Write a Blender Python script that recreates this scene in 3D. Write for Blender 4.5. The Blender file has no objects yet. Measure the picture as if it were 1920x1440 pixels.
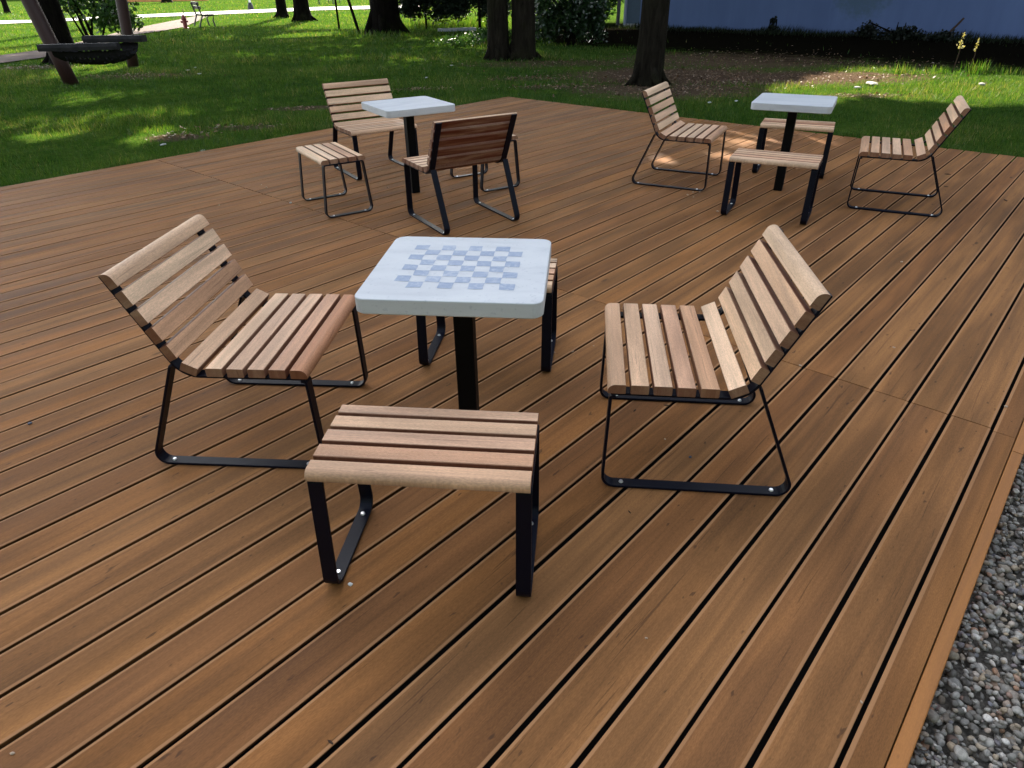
import bpy, bmesh, math, random
import numpy as np
from mathutils import Vector, Matrix
random.seed(7); rng = np.random.default_rng(11)
scene = bpy.context.scene
col = scene.collection
R_ = math.radians

# ---------------------------------------------------------------- camera
F_PX, PITCH, ROLL, CAM_H = 1242.95, 0.54451, 0.013848, 1.6
ct, st = math.cos(PITCH), math.sin(PITCH)
cr, sr = math.cos(ROLL), math.sin(ROLL)
ax = Vector((1, 0, 0)); ay = Vector((0, -st, -ct)); az = Vector((0, ct, -st))
CX = cr*ax + sr*ay; CY = -sr*ax + cr*ay; CZ = az
cam_d = bpy.data.cameras.new('camera'); cam = bpy.data.objects.new('camera', cam_d); col.objects.link(cam)
cam_d.sensor_fit = 'HORIZONTAL'; cam_d.sensor_width = 36; cam_d.lens = F_PX/1920*36
cam_d.clip_start = 0.05; cam_d.clip_end = 1500
m = Matrix((CX, -CY, -CZ)).transposed().to_4x4(); m.translation = (0, 0, CAM_H)
cam.matrix_world = m
scene.camera = cam

def gnd(px, py, z=0.0):
    """point of the place that stands at height z and is seen at a photograph pixel"""
    d = CX*((px-960)/F_PX) + CY*((py-720)/F_PX) + CZ
    t = (z-CAM_H)/d.z
    return Vector((0, 0, CAM_H)) + d*t
GZ = -0.08                       # height of the lawn below the deck top
YAW = 0.73143
BD = Vector((math.sin(YAW), math.cos(YAW), 0))      # along the deck boards
QD = Vector((math.cos(YAW), -math.sin(YAW), 0))     # across the deck boards
def bq(b, q, z=0.0):
    p = BD*b + QD*q; return Vector((p.x, p.y, z))

# ---------------------------------------------------------------- materials
def new_mat(name):
    mt = bpy.data.materials.new(name); mt.use_nodes = True
    nt = mt.node_tree; nt.nodes.clear()
    out = nt.nodes.new('ShaderNodeOutputMaterial'); b = nt.nodes.new('ShaderNodeBsdfPrincipled')
    nt.links.new(b.outputs[0], out.inputs[0])
    return mt, nt, b
class N:
    def __init__(s, nt): s.nt = nt
    def n(s, t, **k):
        x = s.nt.nodes.new(t)
        for a, v in k.items(): setattr(x, a, v)
        return x
    def l(s, a, b): s.nt.links.new(a, b)
    def put(s, sock, v):
        if hasattr(v, 'is_output'): s.l(v, sock)
        else: sock.default_value = v
    def math(s, op, a, b=0.0, c=None):
        x = s.n('ShaderNodeMath', operation=op); s.put(x.inputs[0], a); s.put(x.inputs[1], b)
        if c is not None: s.put(x.inputs[2], c)
        return x.outputs[0]
    def comb(s, a, b, c):
        x = s.n('ShaderNodeCombineXYZ'); s.put(x.inputs[0], a); s.put(x.inputs[1], b); s.put(x.inputs[2], c); return x.outputs[0]
    def noise(s, v, scale=1, detail=4, rough=.6, dist=0.0):
        x = s.n('ShaderNodeTexNoise'); s.put(x.inputs['Vector'], v); x.inputs['Scale'].default_value = scale
        x.inputs['Detail'].default_value = detail; x.inputs['Roughness'].default_value = rough; x.inputs['Distortion'].default_value = dist
        return x.outputs['Fac']
    def ramp(s, f, stops):
        x = s.n('ShaderNodeValToRGB'); e = x.color_ramp.elements
        while len(e) < len(stops): e.new(.5)
        for i, (p, c) in enumerate(stops):
            e[i].position = p; e[i].color = (*c, 1) if len(c) == 3 else c
        s.put(x.inputs[0], f); return x.outputs[0]
    def mix(s, f, a, b, mode='MIX'):
        x = s.n('ShaderNodeMix', data_type='RGBA', blend_type=mode)
        s.put(x.inputs[0], f)
        for i, v in ((6, a), (7, b)):
            if isinstance(v, tuple): v = (*v, 1)[:4]
            s.put(x.inputs[i], v)
        return x.outputs[2]
    def maprange(s, v, a, b, c=0., d=1., smooth=True):
        x = s.n('ShaderNodeMapRange'); x.interpolation_type = 'SMOOTHSTEP' if smooth else 'LINEAR'
        s.put(x.inputs[0], v)
        for i, q in enumerate((a, b, c, d)): x.inputs[i+1].default_value = q
        return x.outputs[0]
    def bump(s, h, strength, dist, b):
        x = s.n('ShaderNodeBump'); x.inputs['Strength'].default_value = strength; x.inputs['Distance'].default_value = dist
        s.put(x.inputs['Height'], h); s.l(x.outputs[0], b.inputs['Normal'])
    def attr(s, name):
        x = s.n('ShaderNodeAttribute', attribute_name=name); y = s.n('ShaderNodeSeparateXYZ'); s.l(x.outputs['Vector'], y.inputs[0])
        return y.outputs
    def geo(s): return s.n('ShaderNodeNewGeometry')
    def wn(s, v):
        x = s.n('ShaderNodeTexWhiteNoise', noise_dimensions='1D'); s.put(x.inputs['W'], v); return x.outputs['Value']

def simple(name, color, rough=.6, spec=.3, metal=0., var=.0, vscale=6, bump=0.):
    mt, nt, b = new_mat(name); k = N(nt)
    if var:
        tc = k.n('ShaderNodeTexCoord')
        f = k.noise(tc.outputs['Object'], vscale, 5, .65)
        c = k.ramp(f, [(.3, tuple(x*(1-var) for x in color)), (.7, tuple(min(1, x*(1+var)) for x in color))])
        k.l(c, b.inputs['Base Color'])
        if bump: k.bump(f, .6, bump, b)
    else: b.inputs['Base Color'].default_value = (*color, 1)
    b.inputs['Roughness'].default_value = rough; b.inputs['Specular IOR Level'].default_value = spec; b.inputs['Metallic'].default_value = metal
    return mt

def wood_mat(name, tints, along=1.2, across=26., grain=.35, knots=True, edge=None, rough=.55, spec=.25, objrand=False, speck=.5, bumpd=.0012, blotamp=.18, fine=.4, cracks=0.):
    """grain runs along attribute gv.x (metres), gv.y across (metres), gv.z one random number per plank; gw.x = wear of the edge"""
    mt, nt, b = new_mat(name); k = N(nt)
    x, y, z = k.attr('gv')
    if objrand:
        oi = k.n('ShaderNodeObjectInfo'); z = k.math('FRACT', k.math('ADD', z, k.math('MULTIPLY', oi.outputs['Random'], 7.31)))
    zo = k.math('MULTIPLY', z, 61.7)
    v = k.comb(k.math('ADD', k.math('MULTIPLY', x, along), zo), k.math('MULTIPLY', y, across), zo)
    g1 = k.noise(v, 1.0, 6, .62, .6)
    g2 = k.noise(k.comb(k.math('ADD', k.math('MULTIPLY', x, along*.8), zo), k.math('MULTIPLY', y, across*5), zo), 1.0, 4, .7, .2)
    g3 = k.noise(k.comb(k.math('ADD', k.math('MULTIPLY', x, .9), zo), k.math('MULTIPLY', y, 5.), zo), 1.0, 3, .5)
    tint = k.ramp(k.wn(k.math('MULTIPLY', z, 977.3)), tints)
    gg = k.math('ADD', k.math('MULTIPLY', g1, 1-fine), k.math('MULTIPLY', g2, fine))
    dark = k.maprange(gg, .32, .68, 1-grain, 1+grain*.55)
    c = k.mix(1.0, tint, k.comb(dark, dark, dark), 'MULTIPLY')
    blot = k.maprange(g3, .3, .7, 1-blotamp, 1+blotamp*.85)
    c = k.mix(1.0, c, k.comb(blot, k.math('MULTIPLY', blot, 1.0), k.math('MULTIPLY', blot, .99)), 'MULTIPLY')
    if knots:
        vo = k.n('ShaderNodeTexVoronoi'); vo.inputs['Scale'].default_value = 1.
        k.l(k.comb(k.math('ADD', k.math('MULTIPLY', x, 2.1), zo), k.math('MULTIPLY', y, 6.5), zo), vo.inputs['Vector'])
        sp = k.n('ShaderNodeSeparateColor'); k.l(vo.outputs['Color'], sp.inputs[0])
        on = k.math('GREATER_THAN', sp.outputs[0], .73)
        kn = k.math('MULTIPLY', k.maprange(k.math('ADD', vo.outputs['Distance'], k.math('MULTIPLY', k.math('SUBTRACT', g2, .5), .09)), .035, .10, 1, 0), on)
        c = k.mix(k.math('MULTIPLY', kn, .62), c, (.03, .016, .009))
    pores = k.noise(k.comb(k.math('ADD', k.math('MULTIPLY', x, 90), zo), k.math('MULTIPLY', y, 420), zo), 1, 2, .6)
    pr_ = k.maprange(pores, .3, .7, .86, 1.12); c = k.mix(1.0, c, k.comb(pr_, pr_, pr_), 'MULTIPLY')
    if cracks:
        ck = k.noise(k.comb(k.math('ADD', k.math('MULTIPLY', x, 1.6), k.math('MULTIPLY', zo, 1.7)), k.math('MULTIPLY', k.math('ADD', y, k.math('MULTIPLY', g3, .05)), 75), zo), 1, 2, .5, 1.2)
        c = k.mix(k.math('MULTIPLY', k.maprange(ck, .655, .72), cracks), c, (.035, .016, .008))
    if speck:
        s1 = k.noise(k.comb(k.math('ADD', k.math('MULTIPLY', x, 16), zo), k.math('MULTIPLY', y, 42), zo), 1, 2, .5)
        c = k.mix(k.math('MULTIPLY', k.maprange(s1, .69, .76), speck), c, (.025, .015, .01))
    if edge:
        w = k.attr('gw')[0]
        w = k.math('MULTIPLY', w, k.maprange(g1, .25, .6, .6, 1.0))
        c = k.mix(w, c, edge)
    k.l(c, b.inputs['Base Color'])
    k.l(k.maprange(g1, .2, .8, rough-.08, rough+.14), b.inputs['Roughness'])
    b.inputs['Specular IOR Level'].default_value = spec
    k.bump(gg, .5, bumpd, b)
    return mt

M = {}
M['deck'] = wood_mat('deck_wood', [(0, (.202, .083, .027)), (.25, (.226, .100, .034)), (.45, (.240, .110, .039)), (.65, (.208, .088, .031)), (.85, (.234, .098, .030)), (1, (.256, .105, .031))],
                     along=.7, across=13, grain=.34, blotamp=.24, fine=.22, edge=(.35, .175, .078), rough=.72, cracks=.45, spec=.13, speck=.55)
M['trim'] = wood_mat('trim_wood', [(0, (.30, .115, .030)), (1, (.335, .135, .038))], along=1.2, across=30, grain=.25, edge=(.34, .15, .05), rough=.6, spec=.15)
M['slat'] = wood_mat('slat_wood', [(0, (.50, .275, .152)), (.22, (.65, .41, .25)), (.42, (.72, .50, .325)), (.6, (.57, .315, .19)), (.74, (.66, .43, .275)), (.88, (.70, .465, .285)), (1, (.40, .18, .09))],
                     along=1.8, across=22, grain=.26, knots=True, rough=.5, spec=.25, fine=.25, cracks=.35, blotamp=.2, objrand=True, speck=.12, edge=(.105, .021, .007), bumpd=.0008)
M['steel'] = simple('black_steel', (.0016, .0024, .008), .42, .16, 0, .12, 30)
M['bolt'] = simple('zinc_bolt', (.75, .75, .78), .3, .5, .9)
M['post'] = simple('black_post', (.0012, .0012, .0016), .55, .12)

def stone_top():
    mt, nt, b = new_mat('cast_stone'); k = N(nt)
    tc = k.n('ShaderNodeTexCoord'); oi = k.n('ShaderNodeObjectInfo')
    mp = k.n('ShaderNodeVectorMath', operation='ADD'); k.l(tc.outputs['Object'], mp.inputs[0])
    k.l(k.comb(k.math('MULTIPLY', oi.outputs['Random'], 40), 0, 0), mp.inputs[1])
    sep = k.n('ShaderNodeSeparateXYZ'); k.l(mp.outputs[0], sep.inputs[0])
    f = k.noise(k.comb(k.math('MULTIPLY', sep.outputs[0], 2.2), k.math('MULTIPLY', sep.outputs[1], 7), k.math('MULTIPLY', sep.outputs[2], 14)), 1, 6, .6, .8)
    f2 = k.noise(mp.outputs[0], 60, 3, .6)
    c = k.ramp(f, [(.25, (.43, .437, .447)), (.5, (.51, .517, .518)), (.75, (.565, .57, .56))])
    c = k.mix(k.math('MULTIPLY', k.maprange(f2, .60, .72), .38), c, (.30, .32, .35))
    k.l(c, b.inputs['Base Color']); b.inputs['Roughness'].default_value = .6; b.inputs['Specular IOR Level'].default_value = .18
    k.bump(f2, .15, .0006, b)
    return mt
M['stone'] = stone_top()
def chess_mat():
    mt, nt, b = new_mat('worn_blue_print'); k = N(nt)
    tc = k.n('ShaderNodeTexCoord')
    f = k.noise(tc.outputs['Object'], 55, 5, .7, .4); g = k.noise(tc.outputs['Object'], 7, 3, .6)
    s = k.math('ADD', k.math('MULTIPLY', f, .55), k.math('MULTIPLY', g, .45))
    c = k.ramp(s, [(.34, (.19, .245, .345)), (.52, (.25, .305, .40)), (.66, (.40, .435, .49))])
    k.l(c, b.inputs['Base Color']); b.inputs['Roughness'].default_value = .45
    return mt
M['chess'] = chess_mat()

# dirt / bare patches: (x, y, rx, ry, strength)
DIRT = [(5.6, 14.3, 3.0, 1.2, 1.), (3.4, 14.9, 2.6, 1.8, 1.), (2.9, 12.9, 1.9, 1.2, .95), (-3.1, 11.3, .8, .28, .9), (-4.35, 9.15, .45, .28, .9), (-3.7, 9.75, .6, .22, .75), (-8.2, 16.2, 1.4, .6, .7),
        (1.2, 17.6, 2.4, .9, .75), (.4, 14.8, 1.0, .4, .6), (.9, 13.4, .9, .3, .6), (-11.8, 18.3, 1.2, .6, .7), (5.9, 11.8, .8, .25, .6), (-1.6, 13.4, .5, .2, .5), (5.8, 18.0, 3.4, 2.6, .95), (8.6, 16.4, 1.8, 1.0, .6)]
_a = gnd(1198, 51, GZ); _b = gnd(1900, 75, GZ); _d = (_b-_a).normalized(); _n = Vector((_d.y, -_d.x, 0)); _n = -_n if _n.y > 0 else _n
WALL_SHADE = (_a.x, _a.y, _n.x, _n.y, _d.x, _d.y)  # wall line from which the painted shade band is measured
def lawn_mat():
    mt, nt, b = new_mat('lawn_soil'); k = N(nt)
    g = k.geo(); P = g.outputs['Position']
    n1 = k.noise(P, .35, 5, .6); n2 = k.noise(P, 3.2, 6, .7); n3 = k.noise(P, 28, 5, .7); n4 = k.noise(P, 90, 3, .7)
    c = k.ramp(n1, [(.3, (.016, .044, .006)), (.55, (.032, .068, .009)), (.75, (.058, .085, .014))])
    c = k.mix(k.maprange(n2, .35, .7, 0, .55), c, (.082, .115, .022))
    d = k.maprange(n3, .3, .7, .55, 1.35); c = k.mix(1., c, k.comb(d, d, d), 'MULTIPLY')
    sep = k.n('ShaderNodeSeparateXYZ'); k.l(P, sep.inputs[0])
    tot = None
    for (x, y, rx, ry, s) in DIRT:
        dx = k.math('DIVIDE', k.math('SUBTRACT', sep.outputs[0], x), rx); dy = k.math('DIVIDE', k.math('SUBTRACT', sep.outputs[1], y), ry)
        q = k.math('ADD', k.math('MULTIPLY', dx, dx), k.math('MULTIPLY', dy, dy))
        q = k.math('MULTIPLY', k.maprange(k.math('ADD', q, k.math('MULTIPLY', k.math('SUBTRACT', n2, .5), 2.6)), .25, 1.3, 1, 0), s)
        tot = q if tot is None else k.math('MAXIMUM', tot, q)
    soil = k.ramp(k.math('ADD', k.math('MULTIPLY', n3, .5), k.math('MULTIPLY', n4, .5)), [(.3, (.034, .021, .013)), (.5, (.078, .053, .036)), (.7, (.145, .106, .077))])
    c = k.mix(tot, c, soil)
    # the building's shade painted into the ground colour as a near-black band
    dw = k.math('ADD', k.math('ADD', k.math('MULTIPLY', k.math('SUBTRACT', sep.outputs[0], WALL_SHADE[0]), WALL_SHADE[2]), k.math('MULTIPLY', k.math('SUBTRACT', sep.outputs[1], WALL_SHADE[1]), WALL_SHADE[3])), k.math('MULTIPLY', k.math('SUBTRACT', n2, .5), 5.))
    dl = k.math('ADD', k.math('MULTIPLY', k.math('SUBTRACT', sep.outputs[0], WALL_SHADE[0]), WALL_SHADE[4]), k.math('MULTIPLY', k.math('SUBTRACT', sep.outputs[1], WALL_SHADE[1]), WALL_SHADE[5]))
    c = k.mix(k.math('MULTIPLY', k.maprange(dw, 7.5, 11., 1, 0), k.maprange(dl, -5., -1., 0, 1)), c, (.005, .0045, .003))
    k.l(c, b.inputs['Base Color']); b.inputs['Roughness'].default_value = 1; b.inputs['Specular IOR Level'].default_value = 0
    k.bump(k.math('ADD', n3, k.math('MULTIPLY', n4, .5)), .9, .03, b)
    return mt
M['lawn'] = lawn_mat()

def leafy(name, stops, trans=.35, rough=.55, attr='lr', spec=.2):
    mt = bpy.data.materials.new(name); mt.use_nodes = True; nt = mt.node_tree; nt.nodes.clear(); k = N(nt)
    out = k.n('ShaderNodeOutputMaterial'); b = k.n('ShaderNodeBsdfPrincipled'); t = k.n('ShaderNodeBsdfTranslucent'); mx = k.n('ShaderNodeMixShader')
    a = k.n('ShaderNodeAttribute', attribute_name=attr)
    c = k.ramp(a.outputs['Fac'], stops)
    k.l(c, b.inputs['Base Color']); k.l(k.mix(1., c, (1.5, 1.45, .7), 'MULTIPLY'), t.inputs['Color'])
    b.inputs['Roughness'].default_value = rough; b.inputs['Specular IOR Level'].default_value = spec
    mx.inputs[0].default_value = trans
    k.l(b.outputs[0], mx.inputs[1]); k.l(t.outputs[0], mx.inputs[2]); k.l(mx.outputs[0], out.inputs[0])
    return mt
M['grass'] = leafy('grass_blades', [(0, (.009, .038, .004)), (.4, (.028, .080, .008)), (.7, (.064, .112, .014)), (.9, (.110, .125, .03)), (1, (.19, .16, .07))], .4, .5)
M['leaf'] = leafy('tree_leaves', [(0, (.018, .045, .008)), (.5, (.040, .085, .014)), (1, (.075, .12, .02))], .3)
M['shrub'] = leafy('shrub_leaves', [(0, (.010, .034, .009)), (.5, (.030, .075, .016)), (.85, (.055, .105, .022)), (1, (.07, .14, .035))], .3, .4, spec=.25)
M['hedge'] = leafy('hedge_leaves', [(0, (.006, .018, .005)), (.7, (.016, .038, .010)), (.93, (.035, .065, .018)), (1, (.14, .20, .14))], .15, .3, spec=.5)
M['yellowleaf'] = leafy('yellow_leaves', [(0, (.20, .18, .06)), (1, (.40, .36, .18))], .3)
M['ivy'] = leafy('dark_ivy', [(0, (.002, .004, .002)), (1, (.006, .010, .004))], .1)
M['needle'] = leafy('dark_needles', [(0, (.004, .009, .005)), (1, (.012, .022, .010))], .1)
M['litter'] = leafy('fallen_leaves', [(0, (.05, .028, .016)), (.5, (.15, .085, .05)), (.85, (.20, .125, .08)), (1, (.28, .22, .17))], .1)

def bark_mat(name, c0, c1):
    mt, nt, b = new_mat(name); k = N(nt)
    tc = k.n('ShaderNodeTexCoord'); s = k.n('ShaderNodeSeparateXYZ'); k.l(tc.outputs['Object'], s.inputs[0])
    v = k.comb(s.outputs[0], s.outputs[1], k.math('MULTIPLY', s.outputs[2], .18))
    f = k.noise(v, 14, 6, .7, .5); g = k.noise(tc.outputs['Object'], 1.4, 3, .6)
    c = k.ramp(f, [(.3, tuple(x*.35 for x in c0)), (.5, c0), (.72, c1)])
    c = k.mix(k.maprange(g, .45, .7, 0, .5), c, (.015, .016, .006))
    k.l(c, b.inputs['Base Color']); b.inputs['Roughness'].default_value = .95; b.inputs['Specular IOR Level'].default_value = .05
    k.bump(f, 1., .05, b)
    return mt
M['bark'] = bark_mat('bark', (.011, .009, .006), (.022, .018, .013))
M['darkbark'] = bark_mat('dark_bark', (.004, .003, .0025), (.009, .007, .005))
def log_mat():
    mt, nt, b = new_mat('stained_logs'); k = N(nt)
    x, y, z = k.attr('gv')
    f = k.noise(k.comb(k.math('MULTIPLY', x, 1.5), k.math('MULTIPLY', y, 60), z), 1, 5, .6, .3)
    k.l(k.ramp(f, [(.3, (.016, .004, .003)), (.7, (.036, .009, .006))]), b.inputs['Base Color']); b.inputs['Roughness'].default_value = .6
    return mt
M['log'] = log_mat()
M['darkplank'] = simple('weathered_plank', (.022, .020, .020), .7, .15, 0, .35, 9)
M['net'] = simple('net_cord', (.012, .011, .011), .85, .1)
M['whitepath'] = simple('pale_gravel_path', (.36, .35, .33), .95, .1, 0, .12, 2.)
M['tanpath'] = simple('sandy_path', (.066, .042, .033), .95, .1, 0, .22, 1.6, .02)
M['red'] = simple('red_paint', (.13, .007, .007), .45, .4)
M['benchwood'] = simple('bench_wood', (.05, .045, .042), .6, .3, 0, .3, 8)
M['iron'] = simple('cast_iron', (.012, .012, .013), .5, .4)
M['lampmetal'] = simple('pale_lamp_metal', (.55, .56, .58), .4, .5)
M['concrete'] = simple('concrete', (.24, .25, .27), .9, .2, 0, .25, 7)
M['paper'] = simple('pale_scrap', (.42, .42, .40), .8, .2)
M['palestone'] = simple('pale_stone', (.42, .39, .36), .9, .1, 0, .2, 20)
M['chip'] = simple('pale_chip', (.42, .31, .21), .8, .2, 0, .2, 90)
M['whitechip'] = simple('white_chip', (.55, .54, .50), .7, .2, 0, .15, 90)
M['pebbledark'] = simple('dark_pebble', (.05, .055, .075), .6, .3)
M['twig'] = simple('twig_brown', (.045, .028, .018), .85, .1)
M['earth'] = simple('dark_earth', (.014, .012, .010), 1, 0, 0, .3, 8)

def wall_mat():
    mt, nt, b = new_mat('painted_render'); k = N(nt)
    tc = k.n('ShaderNodeTexCoord'); P = tc.outputs['Object']; s = k.n('ShaderNodeSeparateXYZ'); k.l(P, s.inputs[0])
    f = k.noise(k.comb(k.math('MULTIPLY', s.outputs[0], 1.4), s.outputs[1], k.math('MULTIPLY', s.outputs[2], .22)), 1, 5, .6)
    g = k.noise(P, .5, 4, .6)
    c = k.ramp(f, [(.3, (.066, .098, .200)), (.7, (.082, .120, .235))])
    c = k.mix(k.maprange(g, .5, .75, 0, .35), c, (.066, .10, .20))
    # thin run-down stains
    st_ = k.noise(k.comb(k.math('MULTIPLY', s.outputs[0], 9), 0, k.math('MULTIPLY', s.outputs[2], .12)), 1, 3, .7)
    c = k.mix(k.maprange(st_, .68, .76, 0, .35), c, (.04, .06, .10))
    # greenish algae patch
    dx = k.math('DIVIDE', k.math('SUBTRACT', s.outputs[0], 8.8), 1.1); dz = k.math('DIVIDE', k.math('SUBTRACT', s.outputs[2], 1.2), .8)
    q = k.math('ADD', k.math('MULTIPLY', dx, dx), k.math('MULTIPLY', dz, dz))
    al = k.maprange(k.math('ADD', q, k.math('MULTIPLY', k.math('SUBTRACT', k.noise(P, 5, 5, .7), .5), 2.5)), .1, 1.1, .55, 0)
    c = k.mix(al, c, (.045, .075, .08))
    k.l(c, b.inputs['Base Color']); b.inputs['Roughness'].default_value = .85; b.inputs['Specular IOR Level'].default_value = .15
    k.bump(k.noise(P, 60, 3, .6), .2, .004, b)
    return mt
M['wall'] = wall_mat()
M['roof'] = simple('dark_roof', (.05, .045, .045), .8, .2, 0, .2, 3)

def pebble_mat():
    mt, nt, b = new_mat('pebbles'); k = N(nt)
    a = k.n('ShaderNodeAttribute', attribute_name='lr'); g = k.geo()
    c = k.ramp(a.outputs['Fac'], [(0, (.10, .088, .072)), (.18, (.19, .172, .145)), (.36, (.28, .258, .222)), (.5, (.37, .335, .28)), (.62, (.23, .20, .162)), (.74, (.35, .265, .17)), (.83, (.15, .15, .165)), (.90, (.30, .165, .095)), (.96, (.46, .41, .34)), (1, (.60, .55, .48))])
    f = k.noise(g.outputs['Position'], 70, 5, .7); d = k.maprange(f, .3, .7, .7, 1.25)
    c = k.mix(1., c, k.comb(d, d, d), 'MULTIPLY')
    k.l(c, b.inputs['Base Color']); b.inputs['Roughness'].default_value = .6; b.inputs['Specular IOR Level'].default_value = .3
    k.bump(f, .4, .002, b)
    return mt
M['pebble'] = pebble_mat()

# ---------------------------------------------------------------- object helpers
def link(name, me, mat=None, parent=None, loc=None):
    o = bpy.data.objects.new(name, me); col.objects.link(o)
    if mat and me: me.materials.append(mat)
    if parent: o.parent = parent
    if loc is not None: o.location = loc
    return o
def tag(o, label=None, cat=None, group=None, kind=None):
    if label: o['label'] = label
    if cat: o['category'] = cat
    if group: o['group'] = group
    if kind: o['kind'] = kind
    return o
def thing(name, label, cat, loc=(0, 0, 0), rz=0., group=None):
    o = link(name, None, None, None, loc); o.empty_display_size = .1; o.rotation_euler = (0, 0, rz)
    return tag(o, label, cat, group)
def mesh_np(name, verts, faces_flat, nper, attr=None, gv=None, gw=None, smooth=False):
    """mesh from arrays; all faces have nper corners"""
    me = bpy.data.meshes.new(name); verts = np.asarray(verts, np.float32); f = np.asarray(faces_flat, np.int32).ravel()
    me.vertices.add(len(verts)); me.vertices.foreach_set('co', verts.ravel())
    nf = len(f)//nper
    me.loops.add(len(f)); me.loops.foreach_set('vertex_index', f)
    me.polygons.add(nf); me.polygons.foreach_set('loop_start', np.arange(0, len(f), nper, dtype=np.int32))
    me.polygons.foreach_set('use_smooth', np.full(nf, smooth))
    if attr is not None:
        a = me.attributes.new('lr', 'FLOAT', 'POINT'); a.data.foreach_set('value', np.asarray(attr, np.float32))
    if gv is not None:
        a = me.attributes.new('gv', 'FLOAT_VECTOR', 'POINT'); a.data.foreach_set('vector', np.asarray(gv, np.float32).ravel())
    if gw is not None:
        a = me.attributes.new('gw', 'FLOAT_VECTOR', 'POINT'); a.data.foreach_set('vector', np.asarray(gw, np.float32).ravel())
    me.update(calc_edges=True); me.validate()
    return me
class Geo:
    """collects quads/ngons with per-vertex grain data into one mesh"""
    def __init__(s): s.v = []; s.f = []; s.g = []; s.w = []
    def prism(s, prof, L0, L1, frame, rnd, wear=None, off=0.):
        """profile (a,b) list extruded along the frame's length axis from L0 to L1. frame = (origin, along, A, B)"""
        o, d, A, B = frame; n = len(prof); base = len(s.v)
        for L in (L0, L1):
            for i, (a, b) in enumerate(prof):
                p = o + d*L + A*a + B*b
                s.v.append(tuple(p)); s.g.append((L+off, a, rnd)); s.w.append((wear[i] if wear else 0, 0, 0))
        for i in range(n):
            j = (i+1) % n; s.f.append((base+i, base+j, base+n+j, base+n+i))
        # caps get their own vertices so that grain and wear differ on end grain
        for L, flip in ((L0, True), (L1, False)):
            b0 = len(s.v)
            for (a, b) in prof:
                p = o + d*L + A*a + B*b
                s.v.append(tuple(p)); s.g.append((b*3+off, a, rnd)); s.w.append((.75 if wear is None else .8 if max(wear) == 1. else 0, 0, 0))
            r = list(range(b0, b0+n)); s.f.append(tuple(r[::-1] if flip else r))
    def box(s, x0, x1, y0, y1, z0, z1):
        b = len(s.v)
        for x in (x0, x1):
            for y in (y0, y1):
                for z in (z0, z1): s.v.append((x, y, z)); s.g.append((x, y, z)); s.w.append((0, 0, 0))
        for q in ((0, 1, 3, 2), (4, 6, 7, 5), (0, 4, 5, 1), (2, 3, 7, 6), (0, 2, 6, 4), (1, 5, 7, 3)): s.f.append(tuple(b+i for i in q))
    def strip(s, path, v0, wid, th, closed=False, cham=.0012):
        """flat bar: 2-D path (u,z) swept, width in y about v0, thickness th centred on the path"""
        n = len(path); base = len(s.v); P = [Vector((p[0], p[1])) for p in path]
        prof = [(-wid/2+cham, -th/2), (wid/2-cham, -th/2), (wid/2, -th/2+cham), (wid/2, th/2-cham), (wid/2-cham, th/2), (-wid/2+cham, th/2), (-wid/2, th/2-cham), (-wid/2, -th/2+cham)]
        for i in range(n):
            a = P[(i-1) % n] if (closed or i > 0) else P[i]; c = P[(i+1) % n] if (closed or i < n-1) else P[i]
            d1 = (P[i]-a).normalized() if (P[i]-a).length > 1e-7 else (c-P[i]).normalized()
            d2 = (c-P[i]).normalized() if (c-P[i]).length > 1e-7 else d1
            t = (d1+d2).normalized(); nn = Vector((-t.y, t.x)); k = 1/max(.5, nn.dot(Vector((-d1.y, d1.x))))
            for (w, h) in prof:
                q = P[i]+nn*h*k; s.v.append((q.x, v0+w, q.y)); s.g.append((0, 0, 0)); s.w.append((0, 0, 0))
        m_ = len(prof)
        for i in range(n if closed else n-1):
            a = base+i*m_; b = base+((i+1) % n)*m_
            for j in range(m_): jj = (j+1) % m_; s.f.append((a+j, b+j, b+jj, a+jj))
        if not closed:
            s.f.append(tuple(base+j for j in range(m_))); s.f.append(tuple(base+(n-1)*m_+j for j in reversed(range(m_))))
    def tube(s, pts, radii, seg=10, wob=0., seed=0):
        r = random.Random(seed); base = len(s.v); n = len(pts); P = [Vector(p) for p in pts]
        x = None; acc = 0.
        ph = [r.uniform(0, 6.28) for _ in range(4)]
        for i in range(n):
            t = (P[min(i+1, n-1)]-P[max(i-1, 0)]).normalized()
            if x is None: x = t.orthogonal().normalized()
            x = (x - t*x.dot(t)).normalized(); y = t.cross(x)
            if i: acc += (P[i]-P[i-1]).length
            for j in range(seg):
                a = 2*math.pi*j/seg
                rr = radii[i]*(1+wob*(math.sin(3*a+ph[0]+acc*.3)*.5+math.sin(5*a+ph[1]-acc*.5)*.3+r.uniform(-.4, .4)))
                q = P[i]+x*math.cos(a)*rr+y*math.sin(a)*rr
                s.v.append(tuple(q)); s.g.append((acc, a/(2*math.pi), seed % 17)); s.w.append((0, 0, 0))
        for i in range(n-1):
            for j in range(seg):
                jj = (j+1) % seg; a = base+i*seg; b = a+seg; s.f.append((a+j, a+jj, b+jj, b+j))
        s.f.append(tuple(base+j for j in reversed(range(seg)))); s.f.append(tuple(base+(n-1)*seg+j for j in range(seg)))
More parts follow.
